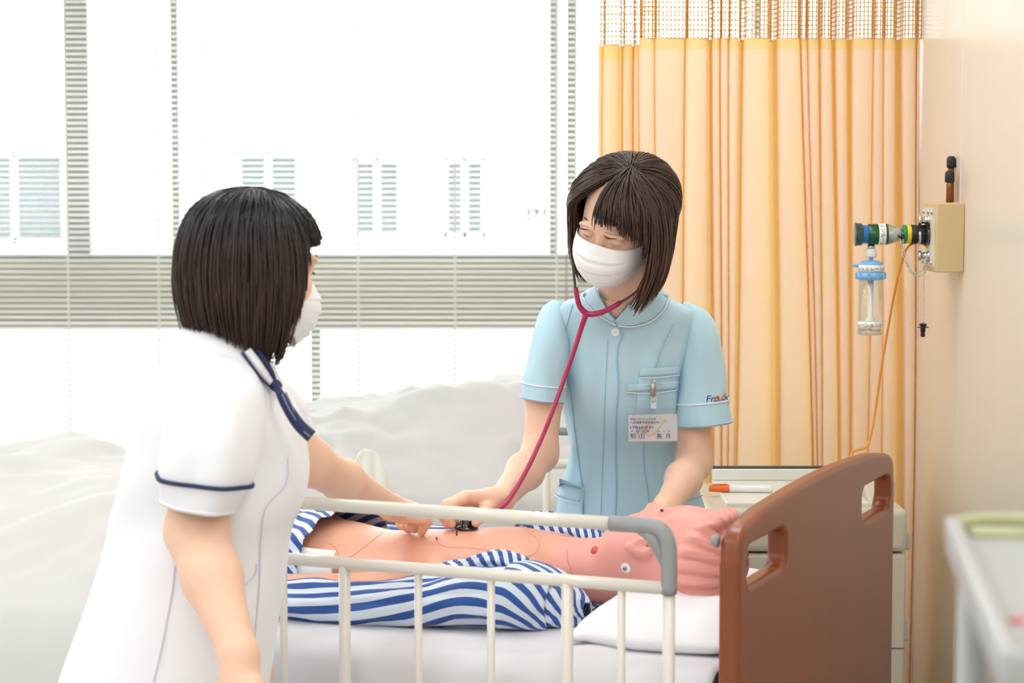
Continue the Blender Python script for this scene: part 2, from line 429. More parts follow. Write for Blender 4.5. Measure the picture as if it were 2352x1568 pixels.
mb.box2((cur, YO, -4), (gx1, YO + 0.3, 7)); mb.box2((gx0, YO + 0.31, -4), (gx1, YO + 8, 7))
mb.build('wall', m_bld, b, smooth=False)
boxo('roof_edge', (gx0, YO - 0.25, 7), (gx1, YO + 8, 7.25), m_bfr, b)
for x0, x1, z0, z1 in boxs:
    f = MB(); t_ = 0.05
    f.box2((x0, YO + 0.12, z0), (x0 + t_, YO + 0.2, z1)).box2((x1 - t_, YO + 0.12, z0), (x1, YO + 0.2, z1))
    f.box2((x0, YO + 0.12, z0), (x1, YO + 0.2, z0 + t_)).box2((x0, YO + 0.12, z1 - t_), (x1, YO + 0.2, z1))
    xm = (x0 + x1) / 2; f.box2((xm - 0.03, YO + 0.12, z0), (xm + 0.03, YO + 0.2, z1))
    w = f.build('window', m_bfr, b, smooth=False)
    boxo('pane', (x0, YO + 0.15, z0), (x1, YO + 0.17, z1), m_bwin, w)
tag(boxo('street', (-60, YW + 0.3, -4.1), (60, 60, -4), mat('outside_paving', rgb(205, 203, 198), 0.9, var=0.05, scale=2)), kind='structure')
# ceiling lamps (the room's own rows, plus one added to backlight the curtain)
m_lamp = mat('lamp_diffuser', (0.97, 0.985, 1.0, 1), 0.5, emit=LAMP)
m_lampf = mat('lamp_housing', rgb(235, 235, 235), 0.4)
lamp0 = None
for y in (-1.6, 0.4, 2.4, 4.4, 6.4):
    for x in (-4.2, -2.6, -1.0, 0.35) if y < 6 else (0.35,):  # window end: lone panel added to make the curtain glow from behind
        if lamp0 is None:
            t = thing('ceiling_light', (x, y, ZC), 'recessed fluorescent ceiling light panel above the ward', 'light', 'ceiling lights')
            fr = MB()
            for a0, a1, b0, b1 in ((-.2, .2, -.64, -.62), (-.2, .2, .62, .64), (-.2, -.18, -.62, .62), (.18, .2, -.62, .62)):
                fr.box2((x + a0, y + b0, ZC - 0.05), (x + a1, y + b1, ZC))
            fr.build('housing', m_lampf, t, smooth=False)
            boxo('diffuser', (x - .18, y - .62, ZC - 0.045), (x + .18, y + .62, ZC - 0.02), m_lamp, t)
            lamp0 = t
        else:
            r = lamp0.copy(); SC.collection.objects.link(r); r.location = (x, y, ZC)
            for ch in lamp0.children:
                k = ch.copy(); SC.collection.objects.link(k); k.parent = r
# ------------------------------------------------------------------ the bed in front
m_wood = mat('headboard_wood', rgb(132, 70, 40), 0.34, var=0.10, scale=14, stretch=(1, 1, 0.25), coat=0.12, spec=0.35)
m_cream = mat('rail_enamel', rgb(226, 222, 212), 0.28, coat=0.4)
m_grey = mat('grey_plastic', rgb(150, 153, 155), 0.45)
m_steel = mat('steel', rgb(190, 190, 190), 0.25, metal=1.0)
m_dark = mat('dark_plastic', rgb(40, 40, 42), 0.5)
bd = thing('hospital_bed', bed(1.0, 0.5, 0), 'hospital bed with brown wooden headboard on which the training manikin lies', 'bed')
TH = 0.034
# headboard outline in (v,z), read off the photograph on the board's outer face
top_v = [0.0, 0.02, 0.115, 0.195, 0.37, 0.5, 0.63, 0.805, 0.885, 0.98, 1.0]
top_z = [0.90, 0.948, 0.965, 0.971, 0.977, 0.9785, 0.977, 0.971, 0.965, 0.948, 0.90]
def holev(c, w, hgt, zc):
    pts = []
    for (cx, cz), a0 in (((c + w / 2 - .03, zc + hgt / 2 - .02), 0), ((c - w / 2 + .03, zc + hgt / 2 - .02), 90), ((c - w / 2 + .03, zc - hgt / 2 + .02), 180), ((c + w / 2 - .03, zc - hgt / 2 + .02), 270)):
        for k in range(6):
            a = math.radians(a0 + k * 18); pts.append((cx + .03 * math.cos(a), cz + .02 * math.sin(a)))
    return pts
def plate_with_holes(outline, holes, u0, u1, name, m, parent, bev):
    bm = bmesh.new(); loops = []
    for pts in [outline] + holes:
        vs_ = [bm.verts.new(bed(u0, v, z)) for v, z in pts]; loops.append(vs_)
        for i in range(len(vs_)): bm.edges.new((vs_[i], vs_[(i + 1) % len(vs_)]))
    bmesh.ops.triangle_fill(bm, edges=bm.edges[:], use_beauty=True)
    r = bmesh.ops.extrude_face_region(bm, geom=bm.faces[:])
    d = Vector(bed(u1, 0, 0) - bed(u0, 0, 0))
    bmesh.ops.translate(bm, verts=[g for g in r['geom'] if isinstance(g, bmesh.types.BMVert)], vec=d)
    bmesh.ops.recalc_face_normals(bm, faces=bm.faces[:])
    off = world_loc(parent)
    bmesh.ops.translate(bm, verts=bm.verts[:], vec=-off)
    me = bpy.data.meshes.new(name); bm.to_mesh(me); bm.free(); me.materials.append(m)
    o = bpy.data.objects.new(name, me); SC.collection.objects.link(o); o.parent = parent
    s = o.modifiers.new('bevel', 'BEVEL'); s.width = bev; s.segments = 4; s.limit_method = 'ANGLE'; s.angle_limit = math.radians(50)
    for p in me.polygons: p.use_smooth = True
    me.set_sharp_from_angle(angle=math.radians(50))
    w = o.modifiers.new('normals', 'WEIGHTED_NORMAL'); w.keep_sharp = False
    return o
tp = spline(np.array(list(zip(top_v, top_z))), 61)
tp = [(float(np.clip(a, 0, 1)), float(b_)) for a, b_ in tp]
outl = [(0.0, 0.28), (1.0, 0.28)] + tp[::-1]
HOLES = [holev(0.146, 0.215, 0.062, 0.893), holev(0.858, 0.215, 0.062, 0.886)]
plate_with_holes(outl, HOLES, -TH, 0.0, 'headboard', m_wood, bd, 0.012)
plate_with_holes([(a, 0.28 + (z - 0.28) * 0.93) for a, z in outl], [], 2.02, 2.02 + TH, 'footboard', m_wood, bd, 0.012)
bolt = MB()
for v in (0.0,):
    c = onheadboard(1638, 1232, 0.0)
bolt.lathe(bed(0.002, 0.008, 0.936), bed(0.03, 0.008, 0.936), [(0, 0.010), (0.006, 0.010), (0.010, 0.007), (0.010, 0.0005)], 14)
bolt.build('bumper', m_grey, bd)
f = MB(); ax = np.array([[BU[0], BU[1], 0], [BV[0], BV[1], 0], [0, 0, 1]])
for v in (0.06, 0.94): f.box(bed(1.0, v, 0.46), (2.06, 0.04, 0.06), ax)
for u in (0.1, 0.7, 1.3, 1.9): f.box(bed(u, 0.5, 0.46), (0.04, 0.86, 0.05), ax)
f.build('bed_frame', m_cream, bd, smooth=False)
MB().box(bed(1.0, 0.5, 0.515), (1.98, 0.9, 0.05), ax).build('deck', m_cream, bd, smooth=False)
for u in (0.2, 1.8):
    for v in (0.12, 0.88):
        l = MB().box(bed(u, v, 0.28), (0.05, 0.05, 0.32), ax).build('leg', m_cream, bd, smooth=False)
        c = bed(u, v, 0.065); d = np.array([BV[0], BV[1], 0])
        MB().lathe(c - d * 0.018, c + d * 0.018, [(0, 0.05), (0.003, 0.063), (0.033, 0.063), (0.036, 0.05)], 24).box(c + [0, 0, 0.06], (0.03, 0.05, 0.07), ax).build('caster', m_dark, l)
# side rail: a thing of its own, hooked on the near side of the bed
RV = -0.028
def rp(px, py):
    u, z = onbed(px, py, RV); return bed(u, RV, z)
rl = thing('bed_side_rail', bed(0.55, RV, 0.45), 'cream tubular bed side rail with a grey plastic corner, in front of the manikin', 'bed rail')
ztop = onbed(1070, 1179.5, RV)[1]; zlow = onbed(1100, 1317, RV)[1]
ue = onbed(1536, 1400, RV)[0]; ul = ue + 0.86
uc = onbed(1402, 1205, RV)[0]
tube('top_bar', [bed(uc - 0.01, RV, ztop), bed(ul - 0.05, RV, ztop)], 0.0106, m_cream, rl, n=4, seg=16)
tube('lower_bar', [bed(ue, RV, zlow), bed(ul, RV, zlow)], 0.0098, m_cream, rl, n=4, seg=16)
for px, r in ((1536, 0.0095), (1427, 0.0062), (1303, 0.0093), (1128, 0.0062), (961, 0.0062), (792, 0.0093), (652, 0.0062)):
    u = onbed(px, 1440, RV)[0]
    tube('post', [bed(u, RV, zlow + (0.0 if px != 1536 else -0.01)), bed(u, RV, 0.42)], r, m_cream, rl, n=3, seg=14)
tube('post', [bed(ul, RV, ztop - 0.03), bed(ul, RV, 0.42)], 0.0095, m_cream, rl, n=3, seg=14)
tube('foot_bar', [bed(ue, RV, 0.43), bed(ul, RV, 0.43)], 0.011, m_cream, rl, n=3, seg=14)
# the grey corner: a swept elbow with a web inside its bend
cp = [bed(uc, RV, ztop), bed(ue + 0.035, RV, ztop), bed(ue + 0.012, RV, ztop - 0.006), bed(ue + 0.002, RV, ztop - 0.024), bed(ue, RV, ztop - 0.05), bed(ue, RV, zlow - 0.008)]
tube('corner_cap', cp, 0.0122, m_grey, rl, n=26, seg=16)
MB().tube(spline(np.array([bed(ue + 0.052, RV, ztop - 0.008), bed(ue + 0.024, RV, ztop - 0.02), bed(ue + 0.008, RV, ztop - 0.062)]), 10), [0.003, 0.012, 0.003], 12).build('corner_web', m_grey, rl)
cq = [bed(ul - 0.055, RV, ztop), bed(ul - 0.025, RV, ztop), bed(ul - 0.006, RV, ztop - 0.008), bed(ul, RV, ztop - 0.035), bed(ul, RV, zlow - 0.008)]
tube('corner_cap', cq, 0.0122, m_grey, rl, n=20, seg=16)
# mattress with a white sheet
m_sheet = mat('white_cotton', rgb(218, 218, 223), 0.9, sheen=0.3, bump=0.04, scale=300)
m_matt = mat('mattress_ticking', rgb(230, 232, 238), 0.9)
ZM = 0.715
mt = thing('mattress', bed(1.0, 0.5, 0.54), 'mattress under a white sheet with soft folds near the rail', 'mattress')
MB().box(bed(1.0, 0.5, 0.615), (1.92, 0.90, 0.15), ax).build('mattress_core', m_matt, mt, smooth=False, bevel=0.03)
def sheet_grid(nu, nv, fn):
    V = []; 
    for i in range(nu):
        for j in range(nv): V.append(fn(i / (nu - 1), j / (nv - 1)))
    F = [[i * nv + j, i * nv + j + 1, (i + 1) * nv + j + 1, (i + 1) * nv + j] for i in range(nu - 1) for j in range(nv - 1)]
    return np.array(V), F
def sheet_fn(s, t):
    u = 0.02 + 1.96 * s
    # arc-length across: near skirt, top, far skirt
    a = -0.17 + t * (0.94 + 0.34)
    r = 0.035
    if a < 0: v, z = 0.027, ZM - r + a * 0.9
    elif a > 0.94: v, z = 0.973, ZM - r - (a - 0.94) * 0.9
    else:
        v = 0.027 + a
        e = min(a, 0.94 - a)
        z = ZM - r + math.sqrt(max(0, r * r - max(0, r - e) ** 2)) if e < r else ZM
    w = noise.noise(Vector((u * 3.1 + 4, a * 5, 1))) * 0.008
    w += 0.006 * max(0, math.sin(26 * (a * 0.55 + u * 0.9) + 3 * noise.noise(Vector((u * 4, a * 4, 7))))) * math.exp(-((u - 0.22) / 0.30) ** 2) * math.exp(-((a - 0.02) / 0.2) ** 2) * 1.6
    w += 0.0035 * abs(noise.noise(Vector((u * 9, a * 9, 3))))
    if a < 0.02: return bed(u, v - w * 1.2 - 0.004, z + 0.3 * w)
    return bed(u, v, z + w + 0.002)
V, F = sheet_grid(150, 90, sheet_fn)
obj('bed_sheet', V, F, m_sheet, mt, solid=0.003)
# pillow
m_pil = mat('pillow_cotton', rgb(236, 236, 240), 0.9, sheen=0.3, bump=0.04, scale=300)
def pillow_fn(sgn):
    def f(s, t):
        a, b_ = s * 2 - 1, t * 2 - 1
        h = 0.034 * (1 - a ** 4) ** 0.6 * (1 - b_ ** 4) ** 0.6
        h += 0.006 * noise.noise(Vector((a * 3, b_ * 3, 5))) * (1 - a ** 4) * (1 - b_ ** 4)
        h -= 0.014 * math.exp(-((a + 0.1) / 0.4) ** 2 - ((b_ - 0.1) / 0.4) ** 2)
        u = 0.172 + 0.148 * a * (1 - 0.06 * b_ * b_); v = 0.47 + 0.31 * b_ * (1 - 0.05 * a * a)
        z = 0.744 + (sgn * h if sgn > 0 else -min(h, 0.024)) - 0.012 * (abs(b_) ** 3) + 0.004 * noise.noise(Vector((a * 5, b_ * 5, 2)))
        return bed(u, v, z)
    return f
Va, Fa = sheet_grid(40, 56, pillow_fn(1)); Vb, Fb = sheet_grid(40, 56, pillow_fn(-1))
pm = MB().add(Va, Fa).add(Vb, [q[::-1] for q in Fb])
po = pm.build('pillow', m_pil)
bmx = bmesh.new(); bmx.from_mesh(po.data); bmesh.ops.remove_doubles(bmx, verts=bmx.verts[:], dist=0.0008); bmx.to_mesh(po.data); bmx.free()
tag(po, 'flat white pillow under the manikin\'s head', 'pillow')
# ------------------------------------------------------------------ cubicle curtain
m_cur = cloth_mat('curtain_cloth', rgb(254, 248, 236), rgb(255, 208, 110), 0.45)
m_curb = cloth_mat('curtain_band', rgb(253, 238, 185), rgb(255, 214, 120), 0.45)
m_net = cloth_mat('curtain_net', rgb(255, 226, 150), rgb(255, 214, 110), 0.5)
m_track = mat('curtain_track', rgb(225, 225, 222), 0.4, metal=0.2)
ZB = 1.80                                       # lower edge of the net, in metres
# front pleats (x0,x1 at the top | x0,x1 low down), read off the photograph; the cloth dives back between them
PL = [(1470, 1502, 1476, 1506), (1506, 1572, 1510, 1560), (1578, 1624, 1566, 1622), (1636, 1652, 1640, 1655), (1655, 1672, 1658, 1671), (1675, 1697, 1673, 1687),
      (1711, 1764, 1697, 1771), (1786, 1832, 1796, 1862), (1837, 1850, 1868, 1876), (1853, 1877, 1878, 1888), (1884, 1906, 1891, 1924), (1917, 1941, 1932, 1951),
      (1957, 2002, 1959, 1993), (2005, 2025, 1997, 2025), (2028, 2052, 2028, 2054), (2069, 2099, 2080, 2101), (2103, 2109, 2104, 2110)]
def curtain_path(pl, Y, f, n=9):
    """(x,y) points of the cloth at height fraction f (0 top, 1 low)"""
    pts = []
    for i, (a0, a1, b0, b1) in enumerate(pl):
        x0 = xcol(a0 + (b0 - a0) * f, Y); x1 = xcol(a1 + (b1 - a1) * f, Y); w = x1 - x0
        bul = min(0.022, 0.008 + w * 0.28)
        for k in range(n):
            s = k / (n - 1); pts.append((x0 + w * (0.5 - 0.54 * math.cos(math.pi * s)), Y - bul * math.sin(math.pi * s) ** 0.7))
        if i < len(pl) - 1:
            c0, _, d0, _ = pl[i + 1]; y0 = xcol(c0 + (d0 - c0) * f, Y); g = y0 - x1
            dep = 0.03 + min(0.04, g * 2.0)
            for s, d in ((0.06, 0.35), (0.10, 0.7), (0.25, 0.97), (0.5, 1.0), (0.75, 0.97), (0.90, 0.7), (0.94, 0.35)):
                pts.append((x1 + g * s, Y + dep * d))
    return np.array(pts)
def curtain(name, pl, Y, zb, z0, label, bandh):
    c = curtain_path(pl, Y, 0.5).mean(0); t = thing(name, (c[0], c[1], 0.1), label, 'curtain', 'cubicle curtains')
    def sheet(nm, za, zz, rows, m):
        V = []; uvs = []
        for z in np.linspace(za, zz, rows):
            f = (1.86 - z) / 1.0; p = curtain_path(pl, Y, np.clip(f, -0.3, 1.4))
            sway = 0.004 * math.sin(z * 3.1 + Y)
            V.append(np.c_[p[:, 0] + sway, p[:, 1], np.full(len(p), z)])
        V = np.array(V); r, k, _ = V.shape
        F = [[i * k + j, i * k + j + 1, (i + 1) * k + j + 1, (i + 1) * k + j] for i in range(r - 1) for j in range(k - 1)]
        return obj(nm, V.reshape(-1, 3), F, m, t)
    sheet('curtain_cloth', z0, zb - bandh, 22, m_cur); sheet('header_band', zb - bandh, zb, 3, m_curb)
    # netting above the cloth: a lattice of cords along the same folds
    p = curtain_path(pl, Y, -0.05); L = np.r_[0, np.cumsum(np.linalg.norm(np.diff(p, axis=0), axis=1))]
    n = int(L[-1] / 0.0095); q = np.c_[np.interp(np.linspace(0, L[-1], n), L, p[:, 0]), np.interp(np.linspace(0, L[-1], n), L, p[:, 1])]
    d = np.gradient(q, axis=0); d /= np.linalg.norm(d, axis=1)[:, None] + 1e-9; w = 0.0013
    zt_ = 2.38; V = []; F = []; zs_ = np.arange(zb, zt_, 0.0105)
    for i in range(n):
        b_ = len(V); a = q[i] - d[i] * w; c_ = q[i] + d[i] * w
        V += [(a[0], a[1], zb), (c_[0], c_[1], zb), (c_[0], c_[1], zt_), (a[0], a[1], zt_)]; F.append([b_, b_ + 1, b_ + 2, b_ + 3])
    for z in zs_:
        b_ = len(V)
        for i in range(n): V += [(q[i][0], q[i][1], z - 0.0012), (q[i][0], q[i][1], z + 0.0012)]
        F += [[b_ + 2 * i, b_ + 2 * i + 2, b_ + 2 * i + 3, b_ + 2 * i + 1] for i in range(n - 1)]
    tag(obj('header_net', V, F, m_net, t, solid=0.0008), kind='stuff')
    tube('hanging_track', [(p[0][0] - 0.02, Y, 2.40), (p[-1][0] , Y, 2.40)], 0.013, m_track, t, n=3)
    MB().box2((p[0][0], Y - 0.008, 2.375), (p[-1][0], Y + 0.008, 2.392)).build('top_hem', m_net, t, smooth=False)
    return t
curtain('cubicle_curtain', PL, 5.2, ZB, 0.12, 'long cream and amber pleated cubicle curtain hanging behind the flowmeter', 0.026)
PL2 = [(1377, 1384, 1372, 1380), (1389, 1424, 1380, 1420), (1434, 1454, 1430, 1452), (1458, 1470, 1455, 1470), (1474, 1510, 1474, 1510)]
curtain('cubicle_curtain', PL2, 5.45, 1.80, 0.12, 'narrow amber tinted end of a cubicle curtain hanging beside the window', 0.038)

# ------------------------------------------------------------------ bedside locker
m_loc = mat('locker_plastic', rgb(206, 198, 180), 0.42, var=0.015, scale=20)
m_loc2 = mat('locker_tray', rgb(226, 226, 218), 0.4)
LY = 4.62
def lx_(px, Y=LY): return xcol(px, Y)
def lz_(py, Y=LY): return zrow(py, Y)
xl, xr = lx_(1628), lx_(2092)
zt0 = lz_(1270); ztp = lz_(1190)
lk = thing('bedside_locker', ((xl + xr) / 2, LY + 0.2, 0), 'beige plastic bedside locker between the headboard and the laminate wall', 'cabinet')
boxo('body', (xl, LY, 0.09), (xr, LY + 0.40, zt0 - 0.002), m_loc, lk, bevel=0.008)
boxo('top_unit', (xl - 0.004, LY - 0.004, zt0 + 0.002), (xr + 0.002, LY + 0.404, ztp + 0.02), m_loc, lk, bevel=0.014)
# raised side arms of the top
def arm(x0, x1):
    z0 = ztp; prof = [(LY + 0.02, z0), (LY + 0.05, z0 + 0.028), (LY + 0.10, z0 + 0.055), (LY + 0.16, z0 + 0.075), (LY + 0.39, z0 + 0.078), (LY + 0.40, z0)]
    V = [(x, y, z) for x in (x0, x1) for y, z in prof]; n = len(prof)
    F = [[j, (j + 1) % n, n + (j + 1) % n, n + j] for j in range(n)] + [list(range(n))[::-1], list(range(n, 2 * n))]
    return obj('side_arm', V, F, m_loc, lk, smooth=False, bevel=0.006)
arm(xr - 0.075, xr - 0.03)
MB().box2((xr - 0.03, LY + 0.10, ztp + 0.028), (xr - 0.008, LY + 0.22, ztp + 0.066)).build('handle', m_loc, lk, smooth=False, bevel=0.006)
boxo('tray_top', (xl + 0.045, LY + 0.03, ztp + 0.018), (xr - 0.075, LY + 0.39, ztp + 0.030), m_loc2, lk, bevel=0.003)
boxo('tray_rim', (xl + 0.045, LY + 0.36, ztp + 0.030), (xr - 0.075, LY + 0.385, ztp + 0.058), m_loc2, lk, bevel=0.004)
boxo('tray_edge_strip', (xl + 0.045, LY + 0.362, ztp + 0.058), (xr - 0.075, LY + 0.383, ztp + 0.062), mat('dark_strip', rgb(60, 66, 64), 0.5), lk)
for py in (1250, 1460):
    MB().box((xr + 0.004, LY + 0.06, lz_(py)), (0.024, 0.06, 0.036)).build('side_bumper', m_loc, lk, smooth=False, bevel=0.006)
# drawer joints and latch handle on the front
m_gap = mat('joint_gap', rgb(120, 114, 102), 0.7)
hx0, hx1, hz0, hz1 = lx_(1975), lx_(2048), lz_(1432), lz_(1389)
fr = MB(); 
for a, b_ in (((hx0 - .008, LY - .006, hz1), (hx1 + .008, LY + .004, hz1 + .008)), ((hx0 - .008, LY - .006, hz0 - .01), (hx1 + .008, LY + .004, hz0)), ((hx1, LY - .006, hz0), (hx1 + .009, LY + .004, hz1)), ((hx0 - .009, LY - .006, hz0), (hx0, LY + .004, hz1))): fr.box2(a, b_)
fr.build('handle_bezel', m_loc, lk, smooth=False, bevel=0.002)
boxo('handle_recess', (hx0, LY - 0.003, hz0), (hx1, LY + 0.001, hz1), m_dark, lk)
l_ = boxo('latch', (hx0 + 0.003, LY - 0.007, hz0 + 0.006), (hx1 - 0.006, LY - 0.001, hz1 - 0.003), m_loc, lk, bevel=0.002)
boxo('latch_step', (hx0 + 0.003, LY - 0.0095, hz0 + 0.008), (hx1 - 0.006, LY - 0.006, hz0 + 0.019), m_loc, l_, bevel=0.0015)
for z in (lz_(1490),):
    boxo('drawer_gap', (xl + 0.002, LY - 0.001, z), (xr - 0.002, LY + 0.002, z + 0.003), m_gap, lk)
for x in (xl + 0.05, xr - 0.05):
    for y in (LY + 0.05, LY + 0.35):
        MB().lathe((x - 0.012, y, 0.04), (x + 0.012, y, 0.04), [(0, 0.032), (0.002, 0.04), (0.022, 0.04), (0.024, 0.032)], 20).box((x, y, 0.075), (0.03, 0.03, 0.05)).build('caster', m_dark, lk)
# instruction sticker on the locker
st = boxo('sticker', (lx_(1990), LY - 0.0016, lz_(1368)), (lx_(2040), LY - 0.0004, lz_(1307)), mat('sticker_paper', rgb(216, 212, 196), 0.5), lk)
m_ink = mat('grey_ink', rgb(86, 92, 92), 0.7)
def flat_poly(name, pts, m, parent, Y, th=0.0006):
    """thin printed patch on a face that looks at the ward, from pixel corners"""
    v = [np.array([lx_(x, Y), Y, lz_(y, Y)]) for x, y in pts]; n = len(v)
    V = v + [q + [0, th, 0] for q in v]
    return obj(name, V, [list(range(n)), list(range(n, 2 * n))[::-1]] + [[j, (j + 1) % n, n + (j + 1) % n, n + j] for j in range(n)], m, parent, smooth=False)
YS = LY - 0.0026
flat_poly('printed_bed_drawing', [(2007, 1366), (2007, 1348), (2033, 1324), (2036, 1327), (2032, 1346), (2012, 1362)], m_ink, lk, YS)
flat_poly('printed_bed_board', [(2004, 1338), (2005, 1330), (2026, 1317), (2029, 1323), (2010, 1336)], mat('dark_ink', rgb(66, 72, 72), 0.7), lk, YS)
flat_poly('printed_hook', [(2026, 1312), (2031, 1308), (2033, 1316), (2030, 1330), (2027, 1330), (2028, 1317)], m_ink, lk, YS)
flat_poly('printed_caption', [(2018, 1357.5), (2036, 1357.5), (2036, 1360), (2018, 1360)], m_ink, lk, YS)
flat_poly('printed_caption', [(2020, 1365.3), (2037, 1365.3), (2037, 1366.6), (2020, 1366.6)], m_ink, lk, YS)
# marker pen lying on the tray
zp = ztp + 0.0385; pa = np.array([lx_(1626, 4.86), 4.80, zp]); pb = pa + np.array([0.145, -0.01, 0])
pn = thing('marker_pen', (pa + pb) / 2, 'white marker pen with an orange cap lying on the locker tray', 'pen')
dd = (pb - pa) / np.linalg.norm(pb - pa)
MB().lathe(pa + dd * 0.045, pb, [(0, .0082), (.09, .0082), (.096, .006), (.098, .001)], 16).build('barrel', mat('pen_white', rgb(240, 240, 238), 0.35), pn)
MB().lathe(pa, pb, [(0, .001), (.001, .0075), (.044, .0087), (.0455, .0087)], 16).box(pa + dd * 0.025 + [0, 0, 0.0095], (0.034, 0.004, 0.002)).build('cap', mat('pen_orange', rgb(238, 108, 30), 0.35), pn)

# ------------------------------------------------------------------ gas outlet box on the wall
m_box = mat('outlet_box', rgb(214, 188, 140), 0.45, var=0.02, scale=10)
m_face = mat('outlet_face', rgb(232, 224, 206), 0.4)
m_chrome = mat('chrome', rgb(205, 205, 205), 0.15, metal=1.0)
m_blk = mat('black_rubber', rgb(26, 26, 28), 0.4)
m_grn = mat('green_anodised', rgb(44, 98, 58), 0.25, metal=0.55)
m_yel = mat('yellow_plastic', rgb(238, 205, 30), 0.4)
m_grn2 = mat('green_plastic', rgb(20, 140, 80), 0.4)
BY0, BY1 = 4.67, 4.82; BXF = 0.910; bz0, bz1 = zrow(626, BY0), zrow(466, BY0)
gb = thing('gas_outlet_box', (XW, (BY0 + BY1) / 2, bz0), 'tan wall box for medical gas outlets with screwed front', 'outlet box')
boxo('housing', (BXF, BY0, bz0), (XW, BY1, bz1), m_box, gb, bevel=0.003)
fcy = (BY0 + BY1) / 2
boxo('face_plate', (BXF - 0.003, BY0 + 0.02, bz0 + 0.012), (BXF, BY1 - 0.008, bz1 - 0.012), m_face, gb)
for z in (bz0 + 0.02, bz1 - 0.02):
    for y in (BY0 + 0.03, BY1 - 0.02, fcy):
        MB().lathe((BXF - 0.002, y, z), (BXF - 0.008, y, z), [(0, .006), (.004, .006), (.006, .003), (.0062, .0005)], 12).build('screw', m_chrome, gb)
oz = zrow(541, fcy)
for z, r in ((oz, 0.0215), (bz1 - 0.038, 0.011), (bz0 + 0.034, 0.011)):
    MB().lathe((BXF, fcy - (0 if r > .02 else .01), z), (BXF - 0.03, fcy - (0 if r > .02 else .01), z), [(0, r * .9), (.008, r * .9), (.008, r * .7), (.022, r * .7), (.022, r), (.027, r), (.027, .001)], 22).build('outlet_socket', m_chrome, gb)
MB().lathe((BXF - 0.003, BY1 - 0.03, oz + 0.012), (BXF - 0.012, BY1 - 0.03, oz + 0.012), [(0, .006), (.008, .006), (.009, .001)], 12).build('outlet_key', m_grn2, gb)
# capped copper pipes on top of the box
for px, py0, r, y in ((2179, 396, 0.0072, fcy), (2182, 374, 0.0068, fcy + 0.03)):
    x = xcol(px, y); zt_ = zrow(358 if py0 == 374 else 391, y)
    g = thing('capped_pipe', (x, y, bz1), 'copper pipe stub with %s black rubber cap above the outlet box' % ('a higher' if py0 == 374 else 'a lower'), 'pipe')
    tube('pipe', [(x, y, bz1), (x, y, zt_ - 0.006)], r, mat('copper', rgb(150, 92, 58), 0.3, metal=0.9), g, n=3, seg=16)
    MB().lathe((x, y, zt_ - 0.026), (x, y, zt_), [(0, r + .0028), (.001, r + .0034), (.02, r + .003), (.025, r), (.026, .001)], 18).build('rubber_cap', m_blk, g)

# ------------------------------------------------------------------ oxygen flowmeter with humidifier bottle
fy = fcy; fx = lambda px: xcol(px, fy)
fm = thing('oxygen_flowmeter', (fx(2070), fy, oz), 'green oxygen flowmeter plugged into the wall box', 'flowmeter')
def lat(name, px0, prof, m, z=None, r_=1.0, seg=28):
    z = oz if z is None else z
    return MB().lathe((fx(px0), fy, z), (fx(px0) - 1, fy, z), prof, seg).build(name, m, fm)
K = fy / FPX                                   # metres per photo pixel at this distance
zf = zrow(538, fy)
def seg_(name, x0, x1, r0, r1, m, flutes=0):
    L = (x0 - x1) * K; rr = [(0, .001), (0, r0 * K), (.0008, r0 * K + .0004), (L - .0008, r1 * K + .0004), (L, r1 * K), (L, .001)]
    a = MB().lathe((fx(x0), fy, zf), (fx(x0) - 1, fy, zf), rr, 28)
    if flutes:
        for i in range(flutes):
            t = i * 2 * math.pi / flutes; x, y, z = fx((x0 + x1) / 2), fy + math.cos(t) * r0 * K, zf + math.sin(t) * r0 * K
            a.tube([(fx(x0 - 2), y, z), (fx(x1 + 2), y, z)], 0.0018, 6)
    return a.build(name, m, fm)
seg_('regulator_body', 2070, 2038, 14, 23.5, m_steel); 
seg_('flow_tube', 2038, 1993, 23.5, 23.5, m_grn)
seg_('sight_ring', 1993, 1978, 21, 21, mat('blue_acrylic', rgb(10, 110, 190), 0.15, coat=0.5))
seg_('control_knob', 1980, 1963, 24, 27, mat('dark_green_knob', rgb(6, 62, 58), 0.12, coat=0.6), 12)
seg_('stem', 2148, 2068, 6, 6, m_steel)
seg_('paper_strip', 2032, 2016, 24.0, 24.0, mat('paper', rgb(245, 245, 242), 0.7))
seg_('index_plate_green', 2081, 2073, 21, 22, m_grn2); seg_('index_plate_yellow', 2092, 2081.5, 20.5, 20.5, m_yel)
seg_('grip_ring', 2126, 2091, 20, 22, m_blk, 16)
seg_('connector', 2149, 2126, 17, 17, m_steel)
for px in (2139, 2133, 2127): seg_('spring_coil', px, px - 3, 25, 25, m_blk)
# bottle
bx = fx(2001)
def vert(name, prof, m, seg=32, parent=None):
    """prof: (photo row, radius in photo px), going down"""
    z0 = zrow(prof[0][0], fy)
    return MB().lathe((bx, fy, z0), (bx, fy, z0 - 1), [(z0 - zrow(r, fy), max(q * K, .0004)) for r, q in prof], seg).build(name, m, parent or hb)
hb = thing('humidifier_bottle', (bx, fy, zrow(768, fy)), 'clear humidifier bottle with light blue lid hanging below the flowmeter', 'bottle')
m_lid = mat('lid_blue', rgb(126, 182, 230), 0.35)
vert('hex_nut', [(560, 1), (560, 7), (563, 7), (563, 9), (572, 9), (572, 1)], m_steel, 8)
vert('coupling_nut', [(571, 1), (571, 12), (573, 13), (588, 13), (591, 11), (591, 1)], mat('white_plastic', rgb(238, 240, 240), 0.4), 10)
vert('stem', [(590, 5), (602, 5)], m_lid)
ld = vert('lid', [(598, 1), (598, 16), (602, 25), (606, 28), (622, 29), (625, 29), (625, 32.5), (641, 32.5), (642, 30), (642, 1)], m_lid)
